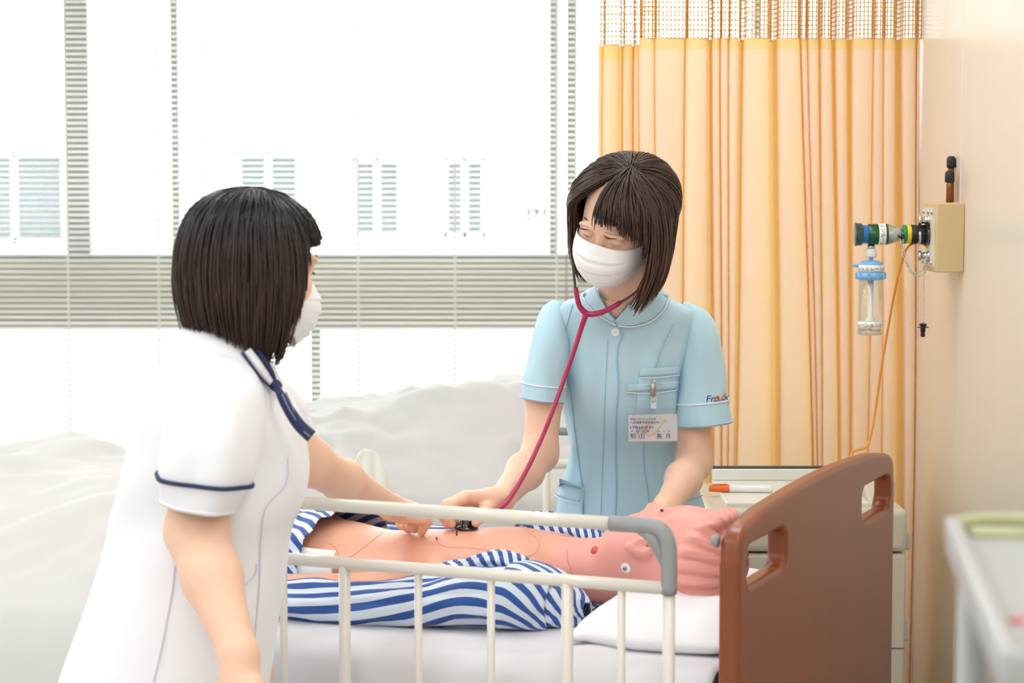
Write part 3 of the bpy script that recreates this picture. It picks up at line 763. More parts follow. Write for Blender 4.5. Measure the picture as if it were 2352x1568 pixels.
for i in range(10):
    t = i * 2 * math.pi / 10
    MB().box((bx + math.cos(t) * 32.5 * K, fy + math.sin(t) * 32.5 * K, zrow(633, fy)), (0.005, 0.005, 14 * K)).build('lid_rib', m_lid, ld, smooth=False)
tube('outlet_spout', [(bx - 26 * K, fy, zrow(610, fy)), (bx - 44 * K, fy, zrow(609, fy))], [4.6 * K, 3.2 * K], m_lid, hb, n=4)
m_clear = thin_glass('clear_acrylic', (0.985, 0.995, 0.995, 1), 0.03, gain=0.32)
vert('bottle', [(641, 28), (700, 28), (764, 28.4), (768, 26), (768.5, 1)], m_clear)
vert('bottle_inner', [(642, 26.3), (756, 26.3), (759, 24), (759.5, 1)], m_clear)
vert('base_ring', [(757, 27.6), (765, 27.9), (767.8, 26.0), (768.4, 20), (764, 19), (757, 22)], thin_glass('acrylic_base', (0.94, 0.96, 0.96, 1), 0.16, gain=0.3))
vert('dip_tube', [(641, 6.8), (728, 6.2), (731, 10), (738, 11), (742, 11), (742, 1)], mat('white_plastic', rgb(238, 240, 240), 0.4))
vert('lid_label', [(608, 29.2), (623, 30.0)], mat('paper', rgb(245, 245, 242), 0.7))
vert('bottle_label', [(738, 28.4), (751, 28.6)], mat('paper', rgb(245, 245, 242), 0.7))
m_txt = mat('black_print', rgb(50, 52, 58), 0.7)
def wrap_text(name, s, size, rad, zc, parent, x_axis=None, start=0.0):
    """lettering bent round an upright cylinder, centred on the side that faces the ward"""
    v, f = text_mesh(s, size)
    if not len(v): return
    w = v[:, 0].max() - v[:, 0].min(); a = (v[:, 0] - v[:, 0].min() - w / 2) / rad + start
    h = v[:, 1] - (v[:, 1].min() + v[:, 1].max()) / 2
    V = np.c_[bx + rad * np.sin(a), fy - rad * np.cos(a), zc + h]
    obj(name, V, f, m_txt, parent, smooth=False)
wrap_text('printed_letters', 'シュミレーション', 12 * K, 30.4 * K, zrow(615.5, fy), hb, start=0.15)
wrap_text('printed_letters', 'レーションルー', 11.5 * K, 29.0 * K, zrow(744.5, fy), hb, start=-0.02)
v, f = text_mesh('ョンルーム', 12.5 * K)
if len(v):
    rad = 25.0 * K; a = (v[:, 0] - v[:, 0].mean()) / rad; hgt = v[:, 1] - v[:, 1].mean()
    obj('printed_letters', np.c_[fx(2024) + hgt, fy - rad * np.cos(a), zf - rad * np.sin(a)], f, m_txt, fm, smooth=False)
# bead chains and the dangling plug
def beads(name, pts, m, parent, r=0.0021, step=0.0047):
    p = spline(np.array(pts, float), 200); L = np.r_[0, np.cumsum(np.linalg.norm(np.diff(p, axis=0), axis=1))]
    mb = MB(); oct_f = None
    for s in np.arange(0, L[-1], step):
        c = np.array([np.interp(s, L, p[:, k]) for k in range(3)])
        mb.lathe(c - [0, 0, r], c + [0, 0, r], [(r * (1 - math.cos(q)), max(r * math.sin(q), 1e-5)) for q in np.linspace(0, math.pi, 5)], 6)
    return tag(mb.build(name, m, parent), kind='stuff')
cy = fy - 0.02
def cpt(x, y, Y=cy): return P(x, y, Y)
ch = thing('plug_chain', cpt(2121, 775), 'steel bead chain with a black plug dangling below the wall box', 'chain')
beads('bead_chain', [cpt(2130, 590), cpt(2124, 604), cpt(2122, 640), cpt(2121, 690), cpt(2120.5, 742)], m_chrome, ch)
z1 = lambda y: zrow(y, cy)
px_ = cpt(2120, 745)
MB().lathe(px_ + [0, 0, .003], px_ - [0, 0, 1], [(0, .003), (.002, .0085), (.005, .0085), (.007, .005), (.0085, .013), (.0095, .013), (.0105, .0058), (.020, .0055), (.0205, .004), (.024, .0055), (.030, .0045), (.0305, .0005)], 20).build('plug', m_blk, ch)
c2 = thing('cap_chain', cpt(2100, 630), 'looped double steel bead chain between flowmeter stem and wall box', 'chain')
beads('bead_chain', [cpt(2068, 540), cpt(2070, 562), cpt(2075, 588), cpt(2088, 618), cpt(2100, 627), cpt(2115, 622), cpt(2124, 608), cpt(2128, 592)], m_chrome, c2)
beads('bead_chain', [cpt(2074, 540), cpt(2075, 562), cpt(2080, 590), cpt(2093, 622), cpt(2106, 633), cpt(2122, 627), cpt(2133, 606)], m_chrome, c2)
MB().lathe(cpt(2069, 541), cpt(2076, 546), [(0, .001), (0, .006), (.006, .006), (.008, .003), (.0082, .0005)], 12).build('chain_cap', m_blk, c2)
# orange cable
m_oc = mat('orange_cable', rgb(250, 160, 40), 0.4)
oc = [cpt(2140, 574, 4.76), cpt(2120, 560, 4.76), cpt(2100, 558, 4.76), cpt(2082, 572, 4.76), cpt(2071, 605, 4.78), cpt(2058, 655, 4.82), cpt(2042, 740, 4.88), cpt(2026, 835, 4.93), cpt(2013, 925, 4.95), cpt(2003, 985, 4.95), cpt(1996, 1014, 4.95), cpt(1986, 1028, 4.94), cpt(1970, 1033, 4.93), cpt(1959, 1038, 4.92), cpt(1955, 1052, 4.91), cpt(1955, 1090, 4.86), cpt(1953, 1140, 4.80), cpt(1950, 1168, 4.78)]
tag(tube('cable', oc, 0.0027, m_oc, None, n=90, seg=8), 'orange cable drooping from the gas outlet box to the locker', 'cable')
# ------------------------------------------------------------------ training manikin on the bed (built in bed coordinates u, v, z)
m_man = mat('manikin_vinyl', rgb(228, 168, 142), 0.42, var=0.02, scale=12, sss=0.1)
m_manh = mat('manikin_head_vinyl', rgb(234, 165, 152), 0.45, var=0.02, scale=12, sss=0.1)
m_seam = mat('manikin_seam', rgb(212, 146, 122), 0.6)
m_red = mat('manikin_red', rgb(206, 92, 76), 0.4)
def to_bed(V): 
    V = np.asarray(V); q = BO + V[:, :1] * BU + V[:, 1:2] * BV; return np.c_[q, V[:, 2]]
mk = thing('training_manikin', bed(0.9, 0.48, 0.72), 'pink nursing training manikin lying bare chested in an open blue striped gown', 'manikin')
F_ = Field((0.08, 0.08, 0.66), (1.98, 0.92, 0.98), 0.0032); c = 0.48
F_.ell((0.207, c, 0.818), (0.100, 0.084, 0.092)).ell((0.268, c, 0.838), (0.085, 0.064, 0.058), k=0.02)
F_.ell((0.325, c, 0.846), (0.028, 0.030, 0.022), k=0.025).ell((0.305, c - 0.04, 0.82), (0.045, 0.02, 0.03), k=0.03).ell((0.305, c + 0.04, 0.82), (0.045, 0.02, 0.03), k=0.03)
F_.cone((0.238, c, 0.889), (0.272, c, 0.902), 0.007, 0.0105, k=0.012).ell((0.280, c - 0.010, 0.896), (0.007, 0.006, 0.005), k=0.008).ell((0.280, c + 0.010, 0.896), (0.007, 0.006, 0.005), k=0.008)
for s in (-1, 1):
    F_.ell((0.240, c + s * 0.031, 0.898), (0.013, 0.018, 0.010), k=0.012, op='s')
    F_.ell((0.241, c + s * 0.031, 0.880), (0.012, 0.017, 0.012), k=0.006)
    F_.ell((0.223, c + s * 0.030, 0.893), (0.007, 0.022, 0.006), k=0.012)
    F_.ell((0.262, c + s * 0.078, 0.846), (0.026, 0.014, 0.018), k=0.005)
    F_.ell((0.258, c + s * 0.092, 0.853), (0.015, 0.010, 0.0095), k=0.004, op='s')
    F_.ell((0.285, c + s * 0.082, 0.846), (0.008, 0.008, 0.009), k=0.005)
    F_.ell((0.283, c + s * 0.009, 0.901), (0.0035, 0.003, 0.004), k=0.003, op='s')
F_.ell((0.309, c, 0.879), (0.0065, 0.020, 0.006), k=0.006).ell((0.321, c, 0.876), (0.007, 0.017, 0.0065), k=0.006).ell((0.315, c, 0.885), (0.0022, 0.018, 0.007), k=0.003, op='s')
F_.ell((0.150, c, 0.886), (0.026, 0.055, 0.016), k=0.01)
F_.cone((0.31, c, 0.790), (0.45, c, 0.778), 0.056, 0.060, k=0.02)
F_.cone((0.475, c - 0.125, 0.772), (0.475, c + 0.125, 0.772), 0.052, 0.052, k=0.03)
F_.ell((0.60, c, 0.768), (0.18, 0.162, 0.066), k=0.04).ell((0.555, c - 0.055, 0.806), (0.085, 0.075, 0.032), k=0.03).ell((0.555, c + 0.055, 0.806), (0.085, 0.075, 0.032), k=0.03)
F_.ell((0.77, c, 0.762), (0.17, 0.148, 0.063), k=0.05).ell((0.93, c, 0.768), (0.12, 0.168, 0.070), k=0.05)
F_.ell((0.645, c - 0.02, 0.822), (0.055, 0.06, 0.013), k=0.012)
for s in (-1, 1):
    F_.cone((0.485, c + s * 0.155, 0.768), (0.78, c + s * 0.235, 0.752), 0.046, 0.036, k=0.02)
    F_.cone((0.78, c + s * 0.235, 0.752), (1.03, c + s * 0.235, 0.748), 0.036, 0.027, k=0.01)
    w = np.array([1.03, c + s * 0.235, 0.745]); F_.cone(w, w + [0.07, 0, 0], 0.026, 0.028, k=0.01)
    for q in range(4):
        o = (q - 1.5) * 0.017; F_.chain([w + [0.08, o, 0], w + [0.12, o * 1.15, 0.004], w + [0.15, o * 1.2, -0.004]], [0.0095, 0.0085, 0.0075], k=0.004)
    F_.chain([w + [0.02, -s * 0.02, 0], w + [0.06, -s * 0.045, 0.002], w + [0.095, -s * 0.052, 0]], [0.012, 0.0105, 0.0085], k=0.006)
    F_.cone((1.0, c + s * 0.085, 0.772), (1.42, c + s * 0.10, 0.768), 0.080, 0.050, k=0.03).cone((1.42, c + s * 0.10, 0.768), (1.80, c + s * 0.11, 0.758), 0.050, 0.034, k=0.02)
    F_.cone((1.82, c + s * 0.11, 0.760), (1.86, c + s * 0.13, 0.82), 0.034, 0.024, k=0.02)
V, Q = F_.mesh()
# moulded hair: grooves that run back from the hairline
th = np.arctan2(V[:, 2] - 0.826, V[:, 1] - c); line = 0.196 + 0.012 * np.cos(th * 2) - 0.02 * np.maximum(0, np.sin(th))
msk = np.clip((line - V[:, 0]) / 0.018, 0, 1) * (V[:, 0] < 0.25)
dirn = np.c_[(V[:, 0] - 0.212) * 0.4, V[:, 1] - c, V[:, 2] - 0.826]; dirn /= np.linalg.norm(dirn, axis=1)[:, None] + 1e-9
gro = 1.4 * np.abs(np.sin(th * 10 + 4 * np.sin((V[:, 0] - 0.1) * 18))) - 0.9 + 0.35 * np.abs(np.sin(th * 23 + 26 * V[:, 0]))
V = V + dirn * (msk * (0.004 + 0.0062 * gro))[:, None]
headmask = (V[:, 0] < 0.432)
body = fast_obj('body', to_bed(V), Q[:, ::-1], m_man, mk); body.data.materials.append(m_manh)
body.data.polygons.foreach_set('material_index', headmask[Q[:, 0]].astype(np.int32))
bvm = bvh_of(body)
def seam(name, pts, m, r=0.0007, n=40):
    q = trace(bvm, pts, n, 0.0001)
    if len(q) > 2: return tube(name, q, r, m, mk, seg=6)
seam('neck_seam', [(1302, 1262), (1304, 1285), (1310, 1305), (1319, 1326)], m_seam)
seam('chest_plate_seam', [(1003, 1236), (1008, 1248), (1030, 1256), (1075, 1258), (1120, 1263), (1170, 1273), (1215, 1277), (1236, 1262), (1238, 1245), (1228, 1232), (1212, 1222)], m_seam)
seam('chest_plate_mark', [(1003, 1234), (1003.5, 1240)], mat('dark_red', rgb(120, 30, 25), 0.5), 0.0016, 6)
seam('target_mark', [(1050, 1217), (1049, 1224), (1048.5, 1230)], m_blk, 0.0014, 6)
seam('belly_seam', [(802, 1281), (830, 1262), (858, 1240), (880, 1222)], m_seam, 0.0007)
seam('hip_seam', [(757, 1248), (770, 1258), (778, 1275)], m_seam, 0.0008)
a, n_ = hit(bvm, 1366, 1263, 0.001)
if a is not None: MB().lathe(a - n_ * .006, a + n_, [(0, .0075), (.007, .0075), (.0075, .0005)], 18).build('throat_button', m_red, mk)
a, n_ = hit(bvm, 1437, 1304)
if a is not None:
    MB().lathe(a - n_ * .002, a + n_, [(0, .0092), (.003, .0092), (.0036, .0085), (.0036, .0005)], 24).build('neck_stud', mat('white_enamel', rgb(245, 246, 248), 0.3), mk)
    MB().lathe(a + n_ * .001, a + n_, [(0, .0042), (.0035, .0042), (.0042, .003), (.0042, .0005)], 6).build('stud_nut', m_steel, mk, smooth=False)
a, n_ = hit(bvm, 1487, 1253)
if a is not None: MB().lathe(a - n_ * .003, a + n_, [(0, .0042), (.0034, .0042), (.0036, .0005)], 14).build('ear_canal', m_red, mk)
a, n_ = hit(bvm, 1520, 1172)
if a is not None: MB().lathe(a - n_ * .002, a + n_, [(0, .0030), (.0025, .0030), (.0027, .0005)], 12).build('nostril', m_blk, mk)

# striped gown: the stripes are woven along u of the uv map
def stripe_mat(name, n, ang=0.0):
    m = bpy.data.materials.new(name); m.use_nodes = True; nt = m.node_tree; b_ = nt.nodes['Principled BSDF']
    uvn = nt.nodes.new('ShaderNodeUVMap'); uvn.uv_map = 'uv'; mp = nt.nodes.new('ShaderNodeMapping'); mp.inputs['Rotation'].default_value = (0, 0, ang)
    sp = nt.nodes.new('ShaderNodeSeparateXYZ'); mu = nt.nodes.new('ShaderNodeMath'); mu.operation = 'MULTIPLY'; mu.inputs[1].default_value = n
    fr = nt.nodes.new('ShaderNodeMath'); fr.operation = 'FRACT'; gt = nt.nodes.new('ShaderNodeMath'); gt.operation = 'GREATER_THAN'; gt.inputs[1].default_value = 0.52
    mx = nt.nodes.new('ShaderNodeMix'); mx.data_type = 'RGBA'; mx.inputs[6].default_value = rgb(214, 226, 240); mx.inputs[7].default_value = rgb(44, 84, 156)
    for x, y in ((uvn.outputs[0], mp.inputs[0]), (mp.outputs[0], sp.inputs[0]), (sp.outputs[0], mu.inputs[0]), (mu.outputs[0], fr.inputs[0]), (fr.outputs[0], gt.inputs[0]), (gt.outputs[0], mx.inputs[0]), (mx.outputs[2], b_.inputs['Base Color'])): nt.links.new(x, y)
    b_.inputs['Roughness'].default_value = 0.85; b_.inputs['Sheen Weight'].default_value = 0.2
    return m
m_str = stripe_mat('striped_cotton', 34.0)              # stripes per metre of uv x
m_str2 = stripe_mat('striped_cotton_bias', 34.0, math.radians(62))
def cloth_loft(name, keys, m, parent, mult=8, seg=72, amp=0.006, su=2.5, sv=9, seed=0, e=2.2, lim=None, closed=True, twist=0.0, zmin=0.7175):
    """keys: (u, v, z, half v, half z); uv x = metres round the ring, uv y = metres along"""
    K_ = spline(np.array(keys, float), (len(keys) - 1) * mult + 1)
    t = np.arange(seg) * 2 * math.pi / seg if closed else np.linspace(lim[0], lim[1], seg)
    R = np.array([np.c_[np.full(seg, k[0]), k[1] + k[3] * spow(np.cos(t), 2 / e), k[2] + k[4] * spow(np.sin(t), 2 / e)] for k in K_])
    n = len(R); UV = []
    for i in range(n):
        rr = R[i]; d = np.linalg.norm(np.diff(rr, axis=0), axis=1); s = np.r_[0, np.cumsum(d)]
        s = s if not closed else np.minimum(s, s[-1] - s + 2 * (s[np.argmin(rr[:, 2])]))
        al_ = K_[i][0]
        UV += [(a + twist * al_, al_) for a in s]
        for j in range(seg):
            w = noise.noise(Vector((math.cos(t[j]) * su + seed, math.sin(t[j]) * su, al_ * sv))) + 0.5 * noise.noise(Vector((math.cos(t[j]) * su * 2 + seed, math.sin(t[j]) * su * 2, al_ * sv * 2.3 + 9)))
            dv = np.array([0, math.cos(t[j]), math.sin(t[j])]); R[i, j] += dv * amp * w
            R[i, j, 2] = max(R[i, j, 2], zmin)
            R[i, j, 0] += 0.5 * amp * noise.noise(Vector((t[j], al_ * 8, seed + 3)))
    V = to_bed(R.reshape(-1, 3)); F = []
    for i in range(n - 1):
        for j in range(seg if closed else seg - 1):
            k = (j + 1) % seg; F.append([i * seg + j, (i + 1) * seg + j, (i + 1) * seg + k, i * seg + k])
    return obj(name, V, F, m, parent, uv=UV, solid=0.0016)
gw = cloth_loft('gown_sleeve', [(0.335, .335, .738, .02, .02), (0.36, .325, .75, .055, .032), (0.42, .30, .765, .085, .045), (0.50, .285, .765, .095, .050), (0.60, .262, .755, .090, .042), (0.72, .240, .748, .086, .035), (0.85, .236, .746, .082, .032), (1.0, .24, .750, .072, .038), (1.07, .24, .75, .065, .036)], m_str, mk, amp=0.009, seed=2.2)
cloth_loft('gown_cuff_fold', [(0.378, .318, .757, .075, .043), (0.40, .306, .764, .088, .050), (0.43, .295, .770, .098, .055), (0.452, .290, .770, .10, .057)], m_str, mk, amp=0.004, seed=5.5, mult=6)
cloth_loft('gown_lapel', [(0.40, .345, .775, .02, .015), (0.455, .338, .798, .032, .024), (0.505, .333, .808, .036, .026), (0.56, .33, .795, .032, .022), (0.64, .325, .775, .028, .018), (0.75, .322, .745, .024, .016)], m_str, mk, amp=0.008, seed=8.1, twist=1.6)
cloth_loft('gown_far_flap', [(0.40, .615, .792, .02, .01), (0.44, .62, .815, .032, .020), (0.50, .63, .825, .04, .026), (0.545, .635, .828, .042, .028), (0.575, .64, .818, .036, .02), (0.60, .645, .80, .02, .01)], m_str, mk, amp=0.010, seed=3.3, twist=1.3)
cloth_loft('gown_far_sleeve', [(0.40, .65, .765, .04, .03), (0.5, .68, .765, .07, .045), (0.7, .705, .76, .07, .043), (1.0, .72, .755, .068, .038), (1.07, .72, .752, .06, .034)], m_str, mk, amp=0.008, seed=6.1)
cloth_loft('gown_back', [(0.36, .48, .722, .16, .006), (0.5, .48, .722, .24, .007), (0.8, .48, .722, .26, .007), (1.1, .48, .722, .26, .007)], m_str, mk, amp=0.003, seed=1.1)
cloth_loft('trousers', [(0.872, c, .775, .182, .086), (0.90, c, .776, .186, .088), (0.96, c, .776, .188, .086), (1.05, c, .774, .184, .082), (1.2, c, .770, .176, .074), (1.42, c, .768, .168, .062), (1.74, c, .755, .160, .048)], m_str, mk, amp=0.012, seed=4.4, su=3.0, sv=14, twist=0.55)
# white pad showing at the hip, under the trousers
m_pad = mat('pad_white', rgb(238, 238, 236), 0.9)
cloth_loft('hip_pad', [(0.812, c, .772, .166, .077), (0.85, c, .773, .172, .079), (0.90, c, .775, .177, .081), (0.95, c, .776, .179, .083)], m_pad, mk, closed=False, lim=(math.radians(150), math.radians(262)), seg=30, amp=0.004, seed=7)
bv_t = bvh_of([o for o in mk.children if o.name.startswith('trousers')][0])
kr = spline(np.array([(0.872, c, .775, .182, .086)] * 2), 2)[0]
# ------------------------------------------------------------------ shared people builders
m_skin = mat('skin', rgb(238, 197, 170), 0.48, var=0.035, scale=25, sss=0.18)
m_maskm = mat('mask_fabric', rgb(244, 245, 248), 0.85, sheen=0.2, bump=0.03, scale=400)
m_lash = mat('lash', rgb(46, 32, 28), 0.6); m_brow = mat('brow', rgb(96, 66, 52), 0.7)
def basis(f, up):
    f = np.array(f, float); f /= np.linalg.norm(f); x = np.cross(f, up); x /= np.linalg.norm(x)
    return np.stack([x, f, np.cross(x, f)], 1)
def add_head(F, O, R, sc=1.0):
    p = lambda a: O + R @ (np.array(a, float) * sc)
    E_ = lambda c, r, k=0.012, op='u': F.ell(p(c), np.array(r) * sc, R, k, op)
    E_((0, -.012, .028), (.074, .094, .087)); E_((0, .020, -.030), (.063, .070, .083), .03)
    E_((0, .048, -.082), (.040, .040, .034), .03)
    for s in (-1, 1):
        E_((s * .036, .056, -.035), (.026, .026, .028), .03)
        E_((s * .031, .090, .004), (.017, .011, .011), .014, 's'); E_((s * .031, .0745, .002), (.016, .0135, .0125), .005)
        E_((s * .031, .083, .020), (.022, .008, .006), .012)
        E_((s * .074, -.008, -.012), (.009, .018, .031), .008); E_((s * .081, -.004, -.008), (.006, .010, .018), .005, 's')
        E_((s * .011, .092, -.036), (.007, .008, .006), .006)
    F.cone(p((0, .086, .006)), p((0, .098, -.031)), .0065 * sc, .0105 * sc, .01)
    E_((0, .086, -.061), (.022, .009, .0055), .006); E_((0, .085, -.071), (.019, .009, .0065), .006); E_((0, .096, -.0655), (.020, .006, .0016), .003, 's')
    return p
def make_mask(O, R, parent, sc=1.0, dz=0.0, wd=1.0):
    nu, nt = 41, 31; V = []
    for i in range(nt):
        t = i / (nt - 1)
        yc = np.interp(t, [0, .15, .35, .6, .8, 1], [.101, .113, .122, .118, .110, .088]); zc = np.interp(t, [0, 1], [-.002, -.118])
        zs_ = np.interp(t, [0, 1], [-.018, -.078]); xs = np.interp(t, [0, .5, 1], [.070, .071, .060]); ysd = np.interp(t, [0, 1], [.030, .026])
        pl = 0.0042 * ((t * 4.2) % 1.0) if 0.18 < t < 0.85 else 0
        for j in range(nu):
            u = j / (nu - 1) * 2 - 1
            c = math.cos(u * math.pi / 2); x = xs * math.sin(u * math.pi / 2 * 0.97); y = ysd + (yc + pl - ysd) * c ** 0.72
            z = zc + (zs_ - zc) * abs(u) ** 1.3
            w = 0.0016 * noise.noise(Vector((u * 3, t * 5, 3.3)))
            V.append(O + R @ (np.array([x * wd, y + w, z + dz]) * sc))
    F = [[i * nu + j, i * nu + j + 1, (i + 1) * nu + j + 1, (i + 1) * nu + j] for i in range(nt - 1) for j in range(nu - 1)]
    mk_ = obj('face_mask', V, F, m_maskm, parent, solid=0.0016)
    for s in (-1, 1):
        a, b_, c_ = [O + R @ (np.array(q) * sc) for q in ((s * .069 * wd, .033, -.020 + dz), (s * .078, .002, .010), (s * .083, -.02, -.01))]
        d, e = [O + R @ (np.array(q) * sc) for q in ((s * .079, -.008, -.045), (s * .060 * wd, .030, -.076 + dz))]
        tube('ear_loop', [a, b_, c_, d, e], 0.0012, m_maskm, mk_, n=24, seg=6)
    return mk_
def hair_mat(name, top, tip, rough=0.36):
    m = bpy.data.materials.new(name); m.use_nodes = True; nt = m.node_tree; b_ = nt.nodes['Principled BSDF']
    uvn = nt.nodes.new('ShaderNodeUVMap'); uvn.uv_map = 'uv'; sp = nt.nodes.new('ShaderNodeSeparateXYZ'); nt.links.new(uvn.outputs[0], sp.inputs[0])
    mr = nt.nodes.new('ShaderNodeMapRange'); mr.inputs[1].default_value = 0.35; mr.inputs[2].default_value = 0.75; nt.links.new(sp.outputs[1], mr.inputs[0])
    mx = nt.nodes.new('ShaderNodeMix'); mx.data_type = 'RGBA'; mx.inputs[6].default_value = top; mx.inputs[7].default_value = tip; nt.links.new(mr.outputs[0], mx.inputs[0])
    v = nt.nodes.new('ShaderNodeMapRange'); v.inputs[3].default_value = 0.65; v.inputs[4].default_value = 1.45; nt.links.new(sp.outputs[0], v.inputs[0])
    hs = nt.nodes.new('ShaderNodeHueSaturation'); nt.links.new(v.outputs[0], hs.inputs['Value']); nt.links.new(mx.outputs[2], hs.inputs['Color']); nt.links.new(hs.outputs[0], b_.inputs['Base Color'])
    b_.inputs['Roughness'].default_value = rough; b_.inputs['Specular IOR Level'].default_value = 0.38
    return m
def strands(O, R, phi, th0, lay, length, drift, g_w, curl, M, pole, flare, sc=1.0, rng=None, jit=0.0, rad=(.079, .099, .092), roll=0.0):
    """paths of hair locks: over the skull from the crown, then hanging under gravity"""
    n = len(phi); cen = np.array([0, -.012, .028]); rad = np.array(rad)
    g = R.T @ np.array([0, 0, -1.0]); pole = np.broadcast_to(pole, (n,)); cp_, sp_ = np.cos(pole), np.sin(pole); cr_, sr_ = math.cos(roll), math.sin(roll)
    def onell(th, ph):
        d = np.c_[np.sin(th) * np.sin(ph), np.sin(th) * np.cos(ph), np.cos(th)]
        d = np.c_[d[:, 0], d[:, 1] * cp_ - d[:, 2] * sp_, d[:, 1] * sp_ + d[:, 2] * cp_]      # crown tipped back
        d = np.c_[d[:, 0] * cr_ + d[:, 2] * sr_, d[:, 1], -d[:, 0] * sr_ + d[:, 2] * cr_]
        return cen + d * (rad * lay[:, None])
    step = np.maximum(length - 0.092 * th0, 0.012) / (M - 1)
    th = th0.copy(); pos = onell(th, phi + drift * th); out = [pos]; dirn = np.zeros((n, 3)); free = np.zeros(n)
    for k in range(1, M):
        th2 = th + step / 0.092; on = onell(th2, phi + drift * th2); tang = on - out[-1]
        tl = np.linalg.norm(tang, axis=1)[:, None] + 1e-9; tang = tang / tl
        down = (tang @ g)
        stay = (free < 1e-6) & ((down < 0.93) & (th2 < 1.95))
        dirn = np.where(stay[:, None], tang, dirn); free = np.where(stay, 0, free + step)
        hor = out[-1] - cen; hor = hor - np.outer(hor @ g, g); hor /= np.linalg.norm(hor, axis=1)[:, None] + 1e-9
        want = g + hor * (flare * np.exp(-free / 0.05) - curl * np.clip(free / 0.14, 0, 1.2) ** 1.6)[:, None]
        want /= np.linalg.norm(want, axis=1)[:, None]
        dirn = np.where(stay[:, None], dirn, dirn * (1 - g_w) + want * g_w); dirn /= np.linalg.norm(dirn, axis=1)[:, None] + 1e-9
        nxt = np.where(stay[:, None], on, out[-1] + dirn * step[:, None]); out.append(nxt); th = np.where(stay, th2, th)
    P_ = np.stack(out, 1)
    if jit:
        s = np.linspace(0, 1, M)[None, :, None]; P_ = P_ + rng.normal(0, jit, (n, 1, 3)) * s ** 2 + rng.normal(0, jit * .5, (n, 1, 3)) * np.sin(s * 9)
    return O + (P_ * sc) @ R.T
def make_hair(O, R, parent, m, Lfn, dfn, N=2600, M=18, seed=1, pole=0.0, flare=0.12, curl=0.45, g_w=0.35, w=0.0024, sc=1.0, jit=0.0022, thick=(1.0, 1.13), rad=(.079, .099, .092), thin=None, part=0.0, roll=0.0):
    rng = np.random.default_rng(seed)
    phi = rng.uniform(-math.pi, math.pi, N); th0 = np.abs(rng.normal(0, 0.75, N)).clip(0.02, 1.5); lay = rng.uniform(thick[0], thick[1], N)
    L, dr = np.array([Lfn(a) for a in phi]), np.array([dfn(a) for a in phi]); ok = L - 0.092 * th0 > 0.02; L = L * rng.uniform(.93, 1.03, N)
    if thin:
        fr = (np.degrees(phi) > thin[0]) & (np.degrees(phi) < thin[1]); L = np.where(fr, L * rng.uniform(.84, 1.04, N), L); ok &= ~fr | (rng.uniform(0, 1, N) < .75)
    phi, th0, lay, L, dr = phi[ok], th0[ok], lay[ok], L[ok], dr[ok]; n = len(phi)
    A = strands(O, R, phi, th0, lay, L, dr, g_w, curl, M, pole - part * rng.uniform(0, 1, n) * np.abs(np.sin(phi)) , flare, sc, rng, jit, rad, roll)
    T = np.gradient(A, axis=1); T /= np.linalg.norm(T, axis=2)[:, :, None] + 1e-9
    rd = A - (O + R @ np.array([0, -.012, .0])); sd = np.cross(T, rd); sd /= np.linalg.norm(sd, axis=2)[:, :, None] + 1e-9; nm = np.cross(sd, T)
    s = np.linspace(0, 1, M); ww = w * np.interp(s, [0, .1, .7, 1], [.55, 1, .9, .22])[None, :, None] * rng.uniform(.6, 1.3, (n, 1, 1))
    ringv = np.stack([A + sd * ww, A + nm * ww * .55, A - sd * ww, A - nm * ww * .55], 2)
    V = ringv.reshape(-1, 3); b0 = (np.arange(n) * M * 4)[:, None, None] + (np.arange(M - 1) * 4)[None, :, None] + np.arange(4)[None, None, :]
    b1 = (np.arange(n) * M * 4)[:, None, None] + (np.arange(M - 1) * 4)[None, :, None] + ((np.arange(4) + 1) % 4)[None, None, :]
    Q = np.stack([b0, b1, b1 + 4, b0 + 4], 3).reshape(-1, 4)
    al_ = (th0[:, None] * 0.092 + s[None, :] * (L - .092 * th0)[:, None]) / 0.30
    UV = np.stack([np.repeat(rng.uniform(0, 1, n)[:, None], M, 1), al_], 2); UV = np.repeat(UV[:, :, None, :], 4, 2).reshape(-1, 2)
    # inner sheet so that no scalp shows between the locks
    K_ = 240; ph = np.linspace(-math.pi, math.pi, K_); L2 = np.array([Lfn(a) for a in ph]) - 0.02; d2 = np.array([dfn(a) for a in ph])
    if thin: L2 = np.where((np.degrees(ph) > thin[0]) & (np.degrees(ph) < thin[1]), L2 - .045, L2)
    B = strands(O, R, ph, np.full(K_, .01), np.full(K_, thick[0] * 1.005), L2, d2, g_w, curl, M, pole, flare, sc, rad=rad, roll=roll)
    nb = len(V); V = np.vstack([V, B.reshape(-1, 3)]); fq = []
    for i in range(K_ - 1):
        if abs(L2[i] - L2[i + 1]) > 0.02 or abs(d2[i] - d2[i + 1]) > 0.12: continue
        for k in range(M - 1): fq.append([nb + i * M + k, nb + (i + 1) * M + k, nb + (i + 1) * M + k + 1, nb + i * M + k + 1])
    UV = np.vstack([UV, np.stack([np.full((K_, M), .15), np.repeat((s * 1.0)[None], K_, 0)], 2).reshape(-1, 2)])
    return fast_obj('hair', V, np.vstack([Q, np.array(fq)]), m, parent, UV)
def add_legs(F, hip, dx, fy, r=(.075, .052, .036), yaw=(0, -1)):
    for s in (-1, 1):
        h = hip + np.array([s * dx, 0, 0]); f = np.array([hip[0] + s * dx * 1.1, fy, 0.0]); kn = (h * .48 + (f + [0, 0, .07]) * .52)
        F.cone(h, kn, r[0], r[1], .03).cone(kn, f + [0, 0, .08], r[1], r[2], .02)
        d = np.array([yaw[0], yaw[1], 0]); F.cone(f + [0, 0, .035] - d * .03, f + d * .13 + [0, 0, .028], .034, .028, .02)
